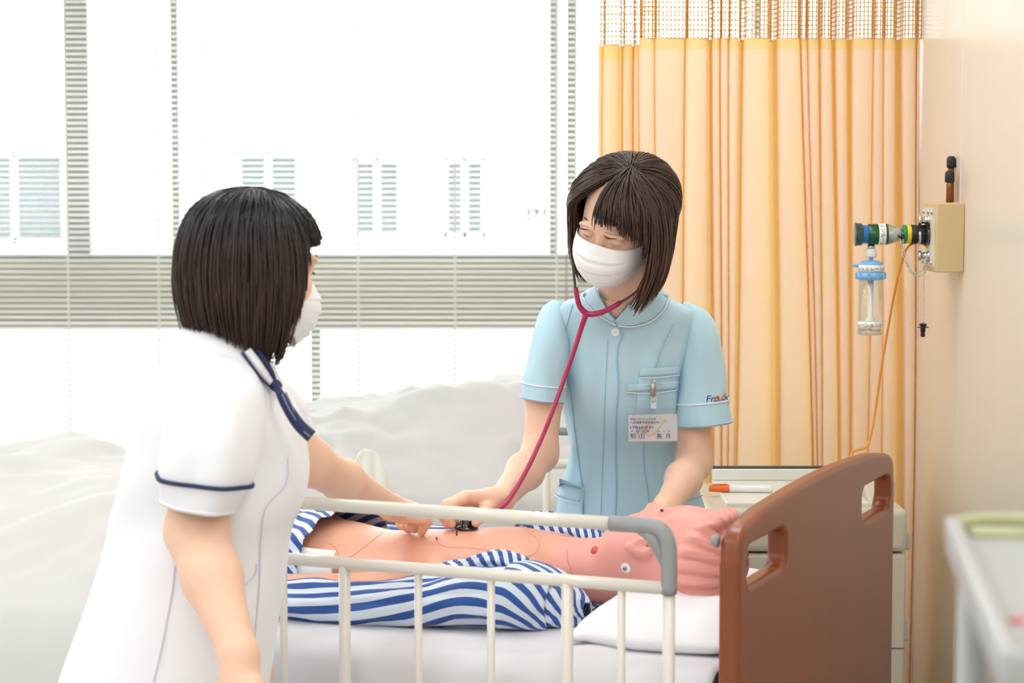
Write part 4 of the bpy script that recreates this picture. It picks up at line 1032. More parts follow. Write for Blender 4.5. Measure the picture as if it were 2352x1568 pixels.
# ------------------------------------------------------------------ nurse student in the light blue tunic
m_blue = mat('blue_tunic_cloth', rgb(184, 219, 234), 0.85, var=0.02, scale=60, sheen=0.25, bump=0.05, bscale=500)
m_pipe = mat('white_piping', rgb(238, 242, 248), 0.7)
m_bseam = mat('blue_seam', rgb(156, 197, 218), 0.85)
nz = thing('person', np.array([P(1450, 1200, 4.5)[0], 4.5, 0]), 'woman with a bobbed haircut in a light blue tunic and mask using a stethoscope', 'person')
NR = np.array([[-.855, -.51, 0.0], [.42, -.70, -.58], [.30, -.50, .81]])
NR, _ = np.linalg.qr(NR); NR = NR * np.sign(np.diag(NR.T @ np.array([[-.855, -.51, 0.0], [.42, -.70, -.58], [.30, -.50, .81]])))
NO = P(1427, 499, 4.16)
F_ = Field((-0.18, 3.82, -0.01), (0.50, 4.66, 1.55), 0.0027)
hip = P(1450, 1215, 4.50)
F_.ell(hip, (.135, .095, .11)).ell(P(1440, 1050, 4.46), (.098, .078, .12), k=.04).ell(P(1432, 870, 4.37), (.12, .088, .15), k=.05)
shl, shr = P(1272, 776, 4.31), P(1592, 772, 4.345)
F_.cone(P(1360, 752, 4.33), P(1510, 752, 4.34), .044, .044, .03).cone(P(1350, 758, 4.33), shl, .038, .036, .02).cone(P(1520, 758, 4.34), shr, .038, .036, .02)
F_.cone(P(1430, 720, 4.31), P(1428, 600, 4.21), .048, .046, .03)
add_head(F_, NO, NR, .94)
# her right arm, down to the hand on the stethoscope
el, wr_ = P(1240, 1042, 4.24), P(1152, 1146, 3.985)
F_.chain([shl, P(1251, 905, 4.275), el], [.034, .036, .0335], .02); F_.chain([el, el * .6 + wr_ * .4, wr_], [.0335, .034, .0225], .02)
H = lambda x, y, Y: P(x, y, Y)
pm0 = H(1128, 1148, 3.965)
F_.cone(wr_, pm0, .0225, .020, .015)
mcp = [H(1072, 1141, 3.905), H(1067, 1140, 3.925), H(1070, 1144, 3.945), H(1078, 1150, 3.962)]
for q in mcp: F_.cone(pm0, q, .0165, .0108, .012)
for q, ch_, r in zip(mcp, ([H(1036, 1158, 3.882), H(1026, 1184, 3.876), H(1038, 1203, 3.882)], [H(1026, 1158, 3.918), H(1018, 1186, 3.914), H(1028, 1205, 3.912)],
                           [H(1032, 1162, 3.950), H(1030, 1188, 3.948), H(1044, 1206, 3.944)], [H(1044, 1166, 3.975), H(1042, 1186, 3.972), H(1054, 1203, 3.966)]), (.0098, .0098, .0092, .0082)):
    F_.chain([q] + ch_, [r * 1.05, r, r * .9, r * .75], .004)
F_.chain([pm0 + [0, -.01, -.01], H(1116, 1168, 3.925), H(1106, 1184, 3.898), H(1093, 1200, 3.890)], [.0155, .0122, .0108, .0085], .006)
# her left arm, hand resting behind the manikin's head
el2, wr2 = P(1594, 1062, 4.30), P(1532, 1160, 4.08)
F_.chain([shr, (shr + el2) / 2, el2], [.036, .036, .0335], .02); F_.chain([el2, el2 * .6 + wr2 * .4, wr2], [.0335, .0335, .0225], .02)
pm1 = P(1508, 1196, 4.02); F_.cone(wr2, pm1, .0225, .021, .015)
for k_ in range(4):
    q = P(1484 + k_ * 9, 1222, 3.985 + k_ * .018); F_.cone(pm1, q, .016, .0105, .012)
    F_.chain([q, q + [-.022, -.012, -.018], q + [-.032, -.014, -.042]], [.0098, .009, .0075], .004)
F_.chain([pm1 + [.01, -.012, 0], pm1 + [-.005, -.035, -.012], pm1 + [-.022, -.045, -.028]], [.014, .0115, .009], .006)
add_legs(F_, hip + [0, 0, -.06], .085, 4.52)
nbody = F_.build('body', m_skin, nz); bvn = bvh_of(nbody)
def on_skin(name, pts, m, r, n=14, off=0.0004, par=None, b=None):
    q = trace(b or bvn, pts, n, off)
    if len(q) > 2: return tube(name, q, r, m, par or nz, seg=6)
on_skin('eyelashes', [(1326, 519.5), (1331, 523.5), (1340, 526), (1351, 527)], m_lash, [.0006, .0013, .0014, .0006])
on_skin('eyelashes', [(1387, 540), (1393, 544.5), (1402, 547.5), (1417, 548)], m_lash, [.0006, .0014, .0014, .0005])
on_skin('eyebrow', [(1323, 492), (1331, 494), (1340, 498), (1351, 507)], m_brow, [.0010, .0022, .0022, .0008], off=-.0006)
on_skin('eyebrow', [(1398, 514), (1412, 518), (1428, 524), (1446, 536)], m_brow, [.0010, .0022, .0022, .0008], off=-.0006)
on_skin('eyelid_crease', [(1327, 513), (1337, 516), (1350, 521)], mat('lid_tone', rgb(196, 140, 112), 0.6), .0007)
on_skin('eyelid_crease', [(1389, 533), (1402, 538), (1418, 542)], mat('lid_tone', rgb(196, 140, 112), 0.6), .0007)
make_mask(NO, NR, nz, .96)
m_hair1 = hair_mat('brown_hair', rgb(60, 42, 34), rgb(80, 54, 42))
D_ = math.degrees
def L1(a):
    d = D_(a)
    if -40 <= d <= 22: return 0.126 + 0.026 * max(0, -d - 5) / 35
    if -64 <= d < -40: return 0.152 + (-40 - d) / 24 * 0.155
    if 22 < d < 50: return 0.300
    return 0.305
def dr1(a):
    d = D_(a)
    if -64 <= d <= 22: return -0.22
    if 22 < d < 50: return 0.34 * (1 - (d - 22) / 60)
    return 0.0
make_hair(NO, NR, nz, m_hair1, L1, dr1, N=3600, seed=3, pole=0.10, flare=0.22, curl=0.75, g_w=0.30, thick=(1.02, 1.20), rad=(.087, .104, .071), thin=(-40, 24), part=.25, roll=-.08, jit=.0016)

# tunic
rows = [((1378, 670), (1500, 672), 4.29, .058), ((1338, 682), (1532, 684), 4.30, .072), ((1290, 698), (1574, 702), 4.315, .086), ((1266, 722), (1602, 726), 4.33, .098),
        ((1266, 765), (1598, 768), 4.345, .108), ((1279, 822), (1580, 822), 4.355, .120), ((1285, 880), (1567, 880), 4.365, .127), ((1292, 940), (1560, 940), 4.38, .122),
        ((1300, 1000), (1557, 1000), 4.405, .110), ((1304, 1050), (1563, 1050), 4.43, .103), ((1294, 1100), (1590, 1100), 4.455, .108), ((1279, 1160), (1616, 1160), 4.475, .118),
        ((1268, 1235), (1632, 1235), 4.49, .126), ((1258, 1330), (1640, 1330), 4.50, .130), ((1252, 1420), (1645, 1420), 4.50, .132)]
R_ = dense([pxring(*r, seg=96, e=2.35) for r in rows], 6)
R_ = wrinkle(R_, 0.006, 4.2, 9.0, 7.0)
R_ = wrinkle(R_, 0.012, 1.6, 5.0, 3.0, lambda s, t: 0.25 + 0.75 * math.exp(-((s - .62) / .22) ** 2))
v, f = rings_mesh(list(R_), False); v = np.array(v)
tun = obj('tunic', v, f, m_blue, nz, solid=0.002)
# trousers and shoes
for s in (-1, 1):
    h = hip + [s * .085, 0, -.06]; ft = np.array([hip[0] + s * .0935, 4.52, .06])
    tube('trouser_leg', [h, h * .5 + ft * .5, ft], [.098, .078, .066], m_blue, nz, n=12, seg=24)
    MB().add(*tube_mesh([ft + [0, .06, -.02], ft + [0, 0, -.018], ft + [0, -.09, -.022], ft + [0, -.16, -.03]], [.034, .044, .042, .028], 14)).build('shoe', mat('white_shoe', rgb(240, 240, 240), 0.5), nz)
bvt = bvh_of(tun)
def sleeve(name, rows, seg=56, seed=1.0, amp=0.008, m=m_blue, par=None):
    R_ = dense([pxring(*r, seg=seg, e=2.1) for r in rows], 6)
    R_ = wrinkle(R_, amp, 1.8, 3.2, seed, lambda s, t: 0.3 + 0.7 * s * (1 - 0.7 * s) * 2)
    o = obj(name, *rings_mesh(list(R_), True, False), m, par or nz, solid=0.002); return o, R_
sl1, SR1 = sleeve('sleeve', [((1268, 690), (1292, 694), 4.32, .03), ((1250, 706), (1300, 726), 4.315, .048), ((1233, 742), (1306, 770), 4.30, .058), ((1221, 790), (1308, 812), 4.285, .060), ((1211, 838), (1304, 850), 4.275, .058), ((1203, 876), (1300, 886), 4.268, .056), ((1196, 912), (1295, 922), 4.262, .054)], seed=2.2)
sl2, SR2 = sleeve('sleeve', [((1572, 694), (1592, 700), 4.335, .03), ((1568, 712), (1622, 716), 4.335, .05), ((1558, 756), (1645, 752), 4.33, .060), ((1552, 815), (1657, 808), 4.325, .062), ((1549, 870), (1666, 862), 4.32, .061), ((1549, 925), (1672, 914), 4.315, .060), ((1553, 979), (1679, 968), 4.312, .058)], seed=5.1)
def ring_pipe(name, R_, frac, r, m, par, off=0.002):
    i = frac * (len(R_) - 1); a = int(i); q = R_[a] * (1 - i + a) + R_[min(a + 1, len(R_) - 1)] * (i - a); c_ = q.mean(0)
    q = c_ + (q - c_) * (1 + off / .05); q = np.vstack([q, q[:2]])
    return tube(name, q, r, m, par, seg=6)
ring_pipe('sleeve_piping', SR1, .838, .0016, m_pipe, sl1); ring_pipe('sleeve_piping', SR2, .838, .0016, m_pipe, sl2)
ring_pipe('sleeve_hem', SR1, .985, .0016, m_blue, sl1); ring_pipe('sleeve_hem', SR2, .985, .0016, m_blue, sl2)
bvs2 = bvh_of(sl2)
# cloth details laid on the tunic where the photograph shows them
def on_tunic(name, pts, m, r, n=40, off=0.0012, par=None, b=None):
    q = trace(b or bvt, pts, n, off)
    if len(q) > 2: return tube(name, q, r, m, par or tun, seg=6)
on_tunic('placket_edge', [(1424, 752), (1430, 772), (1420, 792), (1417, 830), (1420, 880), (1415, 960), (1414, 1040), (1416, 1120), (1412, 1200), (1412, 1250)], m_bseam, .0018)
on_tunic('placket_stitch', [(1396, 780), (1392, 860), (1388, 960), (1384, 1080), (1380, 1180), (1378, 1240)], m_bseam, .0006)
on_tunic('princess_seam', [(1316, 700), (1300, 760), (1300, 830), (1312, 900), (1320, 980), (1330, 1060), (1340, 1140), (1345, 1230)], m_bseam, .0009)
on_tunic('princess_seam', [(1546, 745), (1520, 800), (1500, 860), (1482, 930), (1478, 1010), (1480, 1080), (1488, 1130), (1494, 1220)], m_bseam, .0009)
def patch(name, b, quad, m, par, off=0.003, nx=12, ny=6, th=0.0016):
    """flat piece of cloth or card laid on a surface; quad: four photo pixels, clockwise from upper left"""
    q = np.array(quad, float); V = []
    for j in range(ny):
        for i in range(nx):
            s, t = i / (nx - 1), j / (ny - 1)
            x, y = (q[0] * (1 - s) + q[1] * s) * (1 - t) + (q[3] * (1 - s) + q[2] * s) * t
            a, n_ = hit(b, x, y, off); V.append(a if a is not None else (V[-1] if V else P(x, y, 4.25)))
    F = [[j * nx + i, j * nx + i + 1, (j + 1) * nx + i + 1, (j + 1) * nx + i] for j in range(ny - 1) for i in range(nx - 1)]
    return obj(name, V, F, m, par, solid=th)
pk = patch('chest_pocket', bvt, [(1470, 850), (1556, 842), (1552, 968), (1458, 970)], m_blue, tun, .0022, 16, 14)
patch('pocket_flap', bvt, [(1470, 846), (1557, 841), (1557, 858), (1468, 864)], m_blue, tun, .0045, 14, 4)
patch('pocket_flap', bvt, [(1441, 882), (1554, 873), (1552, 892), (1438, 898)], m_blue, tun, .0052, 14, 4)
for y0 in ((1470, 866, 1512, 866, 1556, 859), (1438, 899, 1500, 901, 1552, 894)):
    on_tunic('pocket_piping', [(y0[0], y0[1]), (y0[2], y0[3]), (y0[4], y0[5])], m_pipe, .0009, off=.0062)
patch('side_pocket', bvt, [(1290, 1104), (1342, 1118), (1338, 1230), (1276, 1230)], m_blue, tun, .005, 10, 10)
patch('side_pocket_band', bvt, [(1288, 1100), (1340, 1118), (1334, 1150), (1284, 1138)], m_blue, tun, .0075, 10, 6)
on_tunic('side_pocket_piping', [(1284, 1138), (1300, 1148), (1334, 1152)], m_pipe, .0010, off=.009)
on_tunic('side_pocket_edge', [(1494, 1155), (1530, 1158), (1570, 1150), (1610, 1138)], m_bseam, .0012, off=.003)
# collar: two soft leaves round the neck
def collar(name, outer, inner, off):
    a = spline(np.array(outer, float), 24); b_ = spline(np.array(inner, float), 24); V = []; k = 7
    for i in range(24):
        for j in range(k):
            t = j / (k - 1); x, y = a[i] * (1 - t) + b_[i] * t
            h, n_ = hit(bvt, x, y, off + .010 * t); V.append(h if h is not None else (P(x, y, 4.25)))
    F = [[i * k + j, i * k + j + 1, (i + 1) * k + j + 1, (i + 1) * k + j] for i in range(23) for j in range(k - 1)]
    return obj(name, V, F, m_blue, tun, solid=.003)
collar('collar', [(1420, 744), (1450, 746), (1485, 738), (1515, 718), (1534, 690), (1532, 676)], [(1415, 733), (1428, 716), (1444, 700), (1462, 688), (1482, 678), (1500, 672)], .005)
collar('collar', [(1415, 742), (1398, 736), (1375, 722), (1352, 700), (1338, 684), (1340, 676)], [(1414, 733), (1404, 718), (1392, 702), (1382, 690), (1376, 680), (1374, 674)], .005)
on_tunic('collar_piping', [(1420, 745), (1450, 747), (1485, 739), (1515, 719), (1533, 692)], m_pipe, .0014, off=.008)
on_tunic('collar_piping', [(1416, 743), (1398, 737), (1375, 723), (1352, 701), (1339, 685)], m_pipe, .0014, off=.008)
patch('collar_opening', bvt, [(1384, 690), (1450, 692), (1418, 728), (1413, 728)], m_skin, nz, .0035, 8, 8)
a, n_ = hit(bvt, 1413, 762, .003)
bt = MB().lathe(a - n_ * .001, a + n_, [(0, .0078), (.0022, .0085), (.003, .0078), (.0024, .0058), (.0024, .0004)], 22).build('button', m_pipe, tun)
fx_, fy_, _ = frame_of(n_)
for dx, dy in ((-1, -1), (1, -1), (-1, 1), (1, 1)):
    q = a + n_ * .0024 + (fx_ * dx + fy_ * dy) * .0015; MB().lathe(q, q + n_, [(0, .0006), (.0006, .0006), (.0007, .0001)], 8).build('button_hole', m_grey, bt)
# embroidered lettering on the sleeve
def sleeve_text(s, size_px, x0, y0, slope, m, name, b, par, off=.0012, shear=0.0, sx=1.0):
    v, f = text_mesh(s, 1.0)
    if not len(v): return
    V = []
    for x, y, _ in v:
        px, py = x0 + (x * sx + y * shear) * size_px, y0 - y * size_px + slope * x * size_px
        h, n2 = hit(b, px, py, off)
        if h is None: h = V[-1] if V else P(px, py, 4.26)
        V.append(h)
    return obj(name, V, f, m, par, smooth=False)
m_nav = mat('navy_thread', rgb(24, 52, 132), 0.7); m_org = mat('orange_thread', rgb(240, 120, 50), 0.7)
sleeve_text('Fr', 22, 1620, 923, -.06, m_nav, 'embroidered_letters', bvs2, sl2, shear=.2, sx=1.05)
sleeve_text('o', 20, 1639, 922, -.06, m_nav, 'embroidered_letters', bvs2, sl2, shear=.2, sx=1.1)
sleeve_text('tie', 21, 1656, 919, -.06, m_nav, 'embroidered_letters', bvs2, sl2, shear=.2, sx=.85)
on_tunic('embroidered_swoosh', [(1639, 921), (1643, 913), (1648, 909), (1651, 913), (1651, 918), (1655, 918), (1660, 910), (1663, 904)], m_org, .0011, 24, .0022, sl2, bvs2)
a, n_ = hit(bvs2, 1663.5, 904, .001)
if a is not None: MB().lathe(a, a + n_, [(0, .0020), (.001, .0018), (.0012, .0002)], 10).build('embroidered_dot', m_org, sl2)

# ------------------------------------------------------------------ name badge clipped to the pocket
m_clearp = thin_glass('badge_sleeve', (0.97, 0.98, 0.99, 1), 0.06, 0.1)
m_card = mat('card_paper', rgb(240, 240, 242), 0.6)
b0, bn = hit(bvt, 1500, 985, 0); b1_, _ = hit(bvt, 1500, 880, 0)
BYb = min(b0[1], b1_[1]) - .016                  # the plane the badge hangs in
nb = thing('name_badge', P(1500, 1016, BYb), 'clear name badge with a printed white card clipped to the blue chest pocket', 'name badge')
def bq(x, y, dy=0.0): return P(x, y, BYb + dy)
def card(name, quad, m, dy, th=0.0006, par=None):
    v = [bq(x, y, dy) for x, y in quad]; n = len(v); V = v + [q + [0, th, 0] for q in v]
    return obj(name, V, [list(range(n)), list(range(n, 2 * n))[::-1]] + [[j, (j + 1) % n, n + (j + 1) % n, n + j] for j in range(n)], m, par or nb, smooth=False)
card('plastic_sleeve', [(1442, 938), (1556, 936), (1562, 940), (1562, 1012), (1558, 1016), (1444, 1014), (1441, 1010)], m_clearp, -.0016, .0006)
cd = card('card', [(1443, 953), (1555, 950), (1556, 1012), (1444, 1014)], m_card, 0, .0008)
mo = mat('card_orange', rgb(246, 216, 172), 0.7); mv = mat('card_violet', rgb(196, 194, 222), 0.7)
def ell_px(cx, cy, rx, ry, n=20): return [(cx + rx * math.cos(t * 2 * math.pi / n), cy + ry * math.sin(t * 2 * math.pi / n)) for t in range(n)]
card('printed_spot', ell_px(1473, 990, 13, 9.5), mv, -.0004, .0002, cd); card('printed_spot', ell_px(1527, 966, 5, 4.6), mo, -.0004, .0002, cd)
sw = spline(np.array([(1464, 1009), (1468, 1000), (1476, 985), (1488, 976), (1494, 980), (1487, 994), (1491, 1001), (1504, 994), (1516, 980), (1525, 969)], float), 40)
wd = np.interp(np.linspace(0, 1, 40), [0, .1, .5, .8, 1], [1.2, 2.2, 2.6, 1.6, .6]); tg = np.gradient(sw, axis=0); tg /= np.linalg.norm(tg, axis=1)[:, None]; nn = np.c_[-tg[:, 1], tg[:, 0]] * wd[:, None]
L_ = [bq(*q, -.0005) for q in sw + nn] + [bq(*q, -.0005) for q in sw - nn]
obj('printed_swoosh', L_, [[i, i + 1, 41 + i, 40 + i] for i in range(39)], mo, cd, smooth=False)
def card_text(s, h, x0, x1, yb, m):
    v, f = text_mesh(s, 1.0)
    if not len(v): return
    a = v[:, 0].min(); w_ = v[:, 0].max() - a; b_ = v[:, 1].min(); hh = v[:, 1].max() - b_
    obj('printed_letters', [bq(x0 + (x - a) / w_ * (x1 - x0), yb - (y - b_) / hh * h, -.0007) for x, y, _ in v], f, m, cd, smooth=False)
mt_ = mat('card_ink', rgb(70, 70, 76), 0.7)
card_text('宇部フロンティア大学', 5.2, 1448, 1506, 965, mt_); card_text('人間健康学部看護学科', 5.2, 1448, 1514, 972.5, mt_)
card_text('19B10-031', 5.6, 1448, 1499, 984, mt_)
card_text('き  り  や  ま', 3.0, 1449, 1491, 991.3, mt_); card_text('み  づ  き', 3.0, 1510, 1540, 991.3, mt_)
for ch_, x0, x1 in (('桐', 1447.5, 1460), ('山', 1468, 1479.5), ('美', 1508, 1520), ('月', 1528.5, 1539)): card_text(ch_, 11.5, x0, x1, 1007, mat('card_ink2', rgb(50, 50, 56), 0.7))
card('strap', [(1494.5, 908), (1508, 908), (1508, 938), (1494.5, 938)], mat('strap_vinyl', rgb(206, 216, 220), 0.4), -.002, .0008)
c_ = bq(1501, 918, -.003); MB().lathe(c_, c_ - [0, 1, 0], [(0, .0045), (.0012, .0045), (.0018, .003), (.0010, .0022), (.0018, .0012), (.0018, .0002)], 18).build('snap', m_chrome, nb)
MB().add(*tube_mesh(spline(np.array([bq(1500, 880, -.004), bq(1500, 892, -.007), bq(1500, 908, -.004)]), 8), [.0055, .0058, .0050], 10)).build('clip_lever', mat('satin_steel', rgb(180, 178, 170), 0.35, metal=0.9), nb)
MB().box(bq(1502, 879, -.003), (.011, .008, .010)).build('clip_jaw', m_chrome, nb, smooth=False, bevel=.001)
MB().tube([bq(1488, 879, -.002), bq(1522, 882, -.002)], .0011, 8).build('clip_pin', m_chrome, nb)

# ------------------------------------------------------------------ stethoscope
m_mag = mat('magenta_tubing', rgb(172, 24, 82), 0.28, coat=0.3); m_dk = mat('binaural_metal', rgb(88, 84, 82), 0.3, metal=0.9)
sh = thing('stethoscope', P(1240, 980, 4.1), 'magenta stethoscope worn by the woman in blue with its chest piece on the manikin', 'stethoscope')
ym = 4.17
tube('tubing', [P(1345, 722, ym), P(1334, 755, ym), P(1316, 812, 4.165), P(1296, 868, 4.16), P(1272, 935, 4.14), P(1244, 1005, 4.10), P(1214, 1070, 4.04), P(1180, 1130, 3.975), P(1155, 1162, 3.94), P(1125, 1180, 3.915), P(1095, 1190, 3.90)], [.0062, .0050, .0048, .0048, .0048, .0048, .0048], m_mag, sh, n=70, seg=14)
tube('yoke', [P(1322, 660, 4.165), P(1326, 685, 4.165), P(1332, 704, 4.167), P(1346, 719, ym), P(1362, 721, ym), P(1385, 716, ym), P(1408, 705, ym), P(1425, 694, 4.175)], [.0048, .0050, .0054, .0060, .0058, .0054, .0050, .0048], m_mag, sh, n=40, seg=14)
e1 = NO + NR @ np.array([.080, .0, -.02]); e2 = NO + NR @ np.array([-.080, .0, -.02])
tube('ear_tube', [P(1321.5, 661, 4.165), P(1318, 630, 4.17), P(1317, 590, 4.18), e1 + [-.012, 0, -.02], e1], .0026, m_dk, sh, n=24, seg=10)
tube('ear_tube', [P(1424, 695, 4.175), P(1445, 682, 4.17), P(1470, 662, 4.15), e2 + [.012, 0, -.05], e2], .0026, m_dk, sh, n=24, seg=10)
for e in (e1, e2):
    MB().lathe(e - [0, 0, .006], e + [0, 0, .006], [(0, .001), (.002, .005), (.006, .0062), (.010, .005), (.012, .001)], 12).build('ear_tip', m_blk, sh)
hc, hn = hit(bvm, 1070, 1214)
hc = hc if hc is not None else P(1070, 1214, 3.88); cc = P(1070, 1206, 3.905)
hn = np.array([0.12, -0.15, 1.0]); hn /= np.linalg.norm(hn)
MB().lathe(cc - hn * .006, cc + hn, [(0, .001), (0, .021), (.002, .0225), (.005, .0225), (.0065, .021), (.008, .012), (.020, .0125), (.022, .0115), (.0222, .001)], 30).build('chest_piece', mat('black_gloss', rgb(24, 24, 24), 0.2, coat=0.5), sh)
# ------------------------------------------------------------------ woman in the white uniform
m_wht = mat('white_uniform_cloth', rgb(240, 241, 247), 0.85, var=0.01, scale=40, sheen=0.25, bump=0.04, bscale=500)
m_navy = mat('navy_trim', rgb(38, 50, 92), 0.75); m_wseam = mat('white_seam', rgb(216, 217, 230), 0.85)
m_scarf = mat('navy_scarf', rgb(32, 44, 88), 0.6, var=0.25, scale=220)
tz = thing('person', np.array([P(430, 1400, 3.27)[0], 3.27, 0]), 'woman with dark bobbed hair in a white navy-trimmed uniform dress pointing at the manikin', 'person')
TR = basis((.86, .48, -.15), (0.10, 0.0, 1.0)); TO = P(588, 604, 3.27)
F_ = Field((-0.80, 2.80, -0.01), (-0.10, 4.06, 1.52), 0.0029)
hipt = P(420, 1420, 3.27)
F_.ell(hipt, (.115, .13, .12)).ell(P(470, 1170, 3.27), (.10, .11, .13), k=.04).ell(P(500, 1000, 3.27), (.105, .125, .14), k=.05).ell(P(600, 1060, 3.21), (.045, .045, .05), k=.04).ell(P(605, 1060, 3.33), (.045, .045, .05), k=.04)
st_, sf_ = P(485, 905, 3.155), P(560, 910, 3.40)
F_.cone(P(500, 900, 3.2), P(545, 900, 3.36), .045, .045, .03).cone(P(500, 900, 3.2), st_, .042, .04, .03).cone(P(545, 900, 3.36), sf_, .042, .04, .03)
F_.cone(P(530, 860, 3.27), P(572, 690, 3.27), .046, .046, .02)
add_head(F_, TO, TR, 0.92)
# near arm hanging
e_, w_ = P(452, 1222, 3.11), P(548, 1505, 2.98)
F_.chain([st_, (st_ + e_) / 2, e_], [.046, .0445, .0425], .02).cone(P(418, 1222, 3.12), e_, .017, .03, .02); F_.chain([e_, e_ * .62 + w_ * .38, w_], [.0425, .0405, .0265], .02)
pl_ = P(560, 1590, 2.96); F_.cone(w_, pl_, .0265, .027, .015).cone(P(540, 1560, 2.965), P(578, 1585, 2.955), .018, .018, .015)
for k_, (x, l) in enumerate(((548, .9), (560, 1.0), (573, .97), (586, .85))):
    q = P(x, 1660, 2.95 + .004 * k_); F_.cone(pl_, q, .018, .011, .012); F_.chain([q, q + [.004, -.006, -.032 * l], q + [.012, -.002, -.060 * l], q + [.018, .008, -.078 * l]], [.0105, .0098, .009, .0075], .004)
F_.chain([pl_ + [.01, -.012, .01], P(600, 1625, 2.94), P(612, 1668, 2.935), P(614, 1700, 2.94)], [.0155, .0125, .011, .0085], .006)
# far arm reaching over the bed
e2_, w2_ = P(712, 1062, 3.49), P(902, 1166, 3.815)
F_.chain([sf_, (sf_ + e2_) / 2, e2_], [.043, .040, .036], .02); F_.chain([e2_, e2_ * .62 + w2_ * .38, w2_], [.036, .0335, .0215], .02)
H = P; p0 = H(925, 1174, 3.845); F_.cone(w2_, p0, .0215, .019, .015)
fm_ = [(H(960, 1172, 3.852), [H(972, 1190, 3.855), H(974, 1207, 3.862), H(968, 1223, 3.868)], .0098), (H(955, 1168, 3.875), [H(962, 1196, 3.882), H(952, 1212, 3.884), H(938, 1206, 3.880)], .0098),
       (H(948, 1168, 3.895), [H(948, 1198, 3.902), H(938, 1213, 3.904), H(926, 1206, 3.900)], .0093), (H(940, 1170, 3.912), [H(934, 1196, 3.918), H(924, 1208, 3.918), H(916, 1202, 3.914)], .0083)]
for q, c_, r in fm_: F_.cone(p0, q, .0165, .0105, .012); F_.chain([q] + c_, [r * 1.05, r, r * .92, r * .78], .004)
F_.chain([p0 + [.01, -.012, -.004], H(958, 1186, 3.832), H(974, 1190, 3.835), H(985, 1199, 3.845)], [.0145, .012, .0105, .0085], .006)
add_legs(F_, hipt + [0, 0, -.08], .06, 3.27, (.078, .054, .036), (.84, .54))
tbody = F_.build('body', m_skin, tz); bvb = bvh_of(tbody)
for s in (-1, 1):       # lashes and brow of the turned away face
    a = [TO + TR @ (np.array(q) * .92) for q in ((s * .020, .089, -.001), (s * .031, .0915, -.003), (s * .043, .083, -.001))]
    tube('eyelashes', a, [.0008, .0016, .0010], m_lash, tz, n=8, seg=6)
    a = [TO + TR @ (np.array(q) * .92) for q in ((s * .016, .0905, .021), (s * .031, .0905, .026), (s * .046, .080, .021))]
    tube('eyebrow', a, [.001, .0022, .001], m_brow, tz, n=8, seg=6)
make_mask(TO, TR, tz, .90, -.014, .93)
m_hair2 = hair_mat('black_hair', rgb(22, 20, 21), rgb(58, 39, 32), 0.34)
def L2(a):
    d = abs(D_(a))
    if d < 54: return 0.135
    if d < 76: return 0.135 + (d - 54) / 22 * 0.185
    return 0.325 - 0.048 * min(1, max(0, (d - 78) / 70))
make_hair(TO, TR, tz, m_hair2, L2, lambda a: 0.35 * np.sign(a) * max(0, 1 - abs(D_(a)) / 50) , N=3600, seed=11, pole=0.20, flare=0.20, curl=0.42, g_w=0.30, sc=.95, w=.0026, thick=(1.03, 1.19), jit=.0022, rad=(.079, .099, .076), part=.25, roll=0.0)
# dress
rows = [((452, 728), (590, 782), 3.27, .066), ((430, 745), (598, 800), 3.27, .084), ((408, 770), (612, 826), 3.27, .118), ((380, 815), (630, 858), 3.27, .148), ((353, 870), (652, 900), 3.27, .163), ((326, 930), (681, 948), 3.27, .168), ((303, 1000), (706, 1005), 3.27, .165),
        ((288, 1075), (714, 1070), 3.27, .158), ((277, 1150), (696, 1148), 3.27, .148), ((262, 1212), (673, 1214), 3.27, .143), ((236, 1290), (657, 1298), 3.27, .148), ((201, 1385), (643, 1388), 3.265, .158), ((166, 1480), (630, 1486), 3.26, .166),
        ((138, 1575), (618, 1580), 3.255, .171), ((108, 1720), (608, 1720), 3.25, .178), ((80, 1960), (600, 1960), 3.25, .185)]
R_ = dense([pxring(*r, seg=96, e=2.3) for r in rows], 6)
R_ = wrinkle(R_, 0.016, 1.7, 7.0, 9.0, lambda s, t: 0.25 + 0.75 * math.exp(-((s - .42) / .2) ** 2))
dr = obj('dress', *rings_mesh(list(R_), False), m_wht, tz, solid=.002); bvd = bvh_of(dr)
ts1, TS1 = sleeve('sleeve', [((440, 800), (520, 812), 3.17, .03), ((405, 830), (575, 850), 3.15, .062), ((386, 890), (600, 905), 3.13, .070), ((376, 960), (602, 975), 3.115, .072), ((368, 1030), (588, 1046), 3.105, .071), ((364, 1090), (570, 1112), 3.10, .070), ((376, 1152), (530, 1178), 3.10, .062)], seed=7.7, amp=.012, m=m_wht, par=tz)
ring_pipe('sleeve_trim', TS1, .835, .0036, m_navy, ts1, .0022); ring_pipe('sleeve_hem', TS1, .985, .002, m_wht, ts1)
ts2, TS2 = sleeve('sleeve', [((560, 840), (630, 860), 3.41, .03), ((575, 870), (670, 890), 3.42, .055), ((600, 930), (700, 930), 3.43, .06), ((630, 985), (712, 965), 3.44, .058), ((655, 1035), (722, 985), 3.45, .055)], seed=8.8, m=m_wht, par=tz)
def on_dress(name, pts, m, r, n=40, off=.0014, b=None): 
    q = trace(b or bvd, pts, n, off)
    if len(q) > 2: return tube(name, q, r, m, dr, seg=6)
on_dress('side_seam', [(402, 1300), (395, 1360), (382, 1430), (368, 1500), (352, 1566)], m_wseam, .0012)
on_dress('princess_seam', [(660, 1050), (655, 1110), (610, 1165), (598, 1240), (594, 1350), (585, 1450), (578, 1560)], m_wseam, .0011)
on_dress('pocket_edge', [(545, 1350), (570, 1335), (585, 1318), (588, 1295)], m_wseam, .0012)
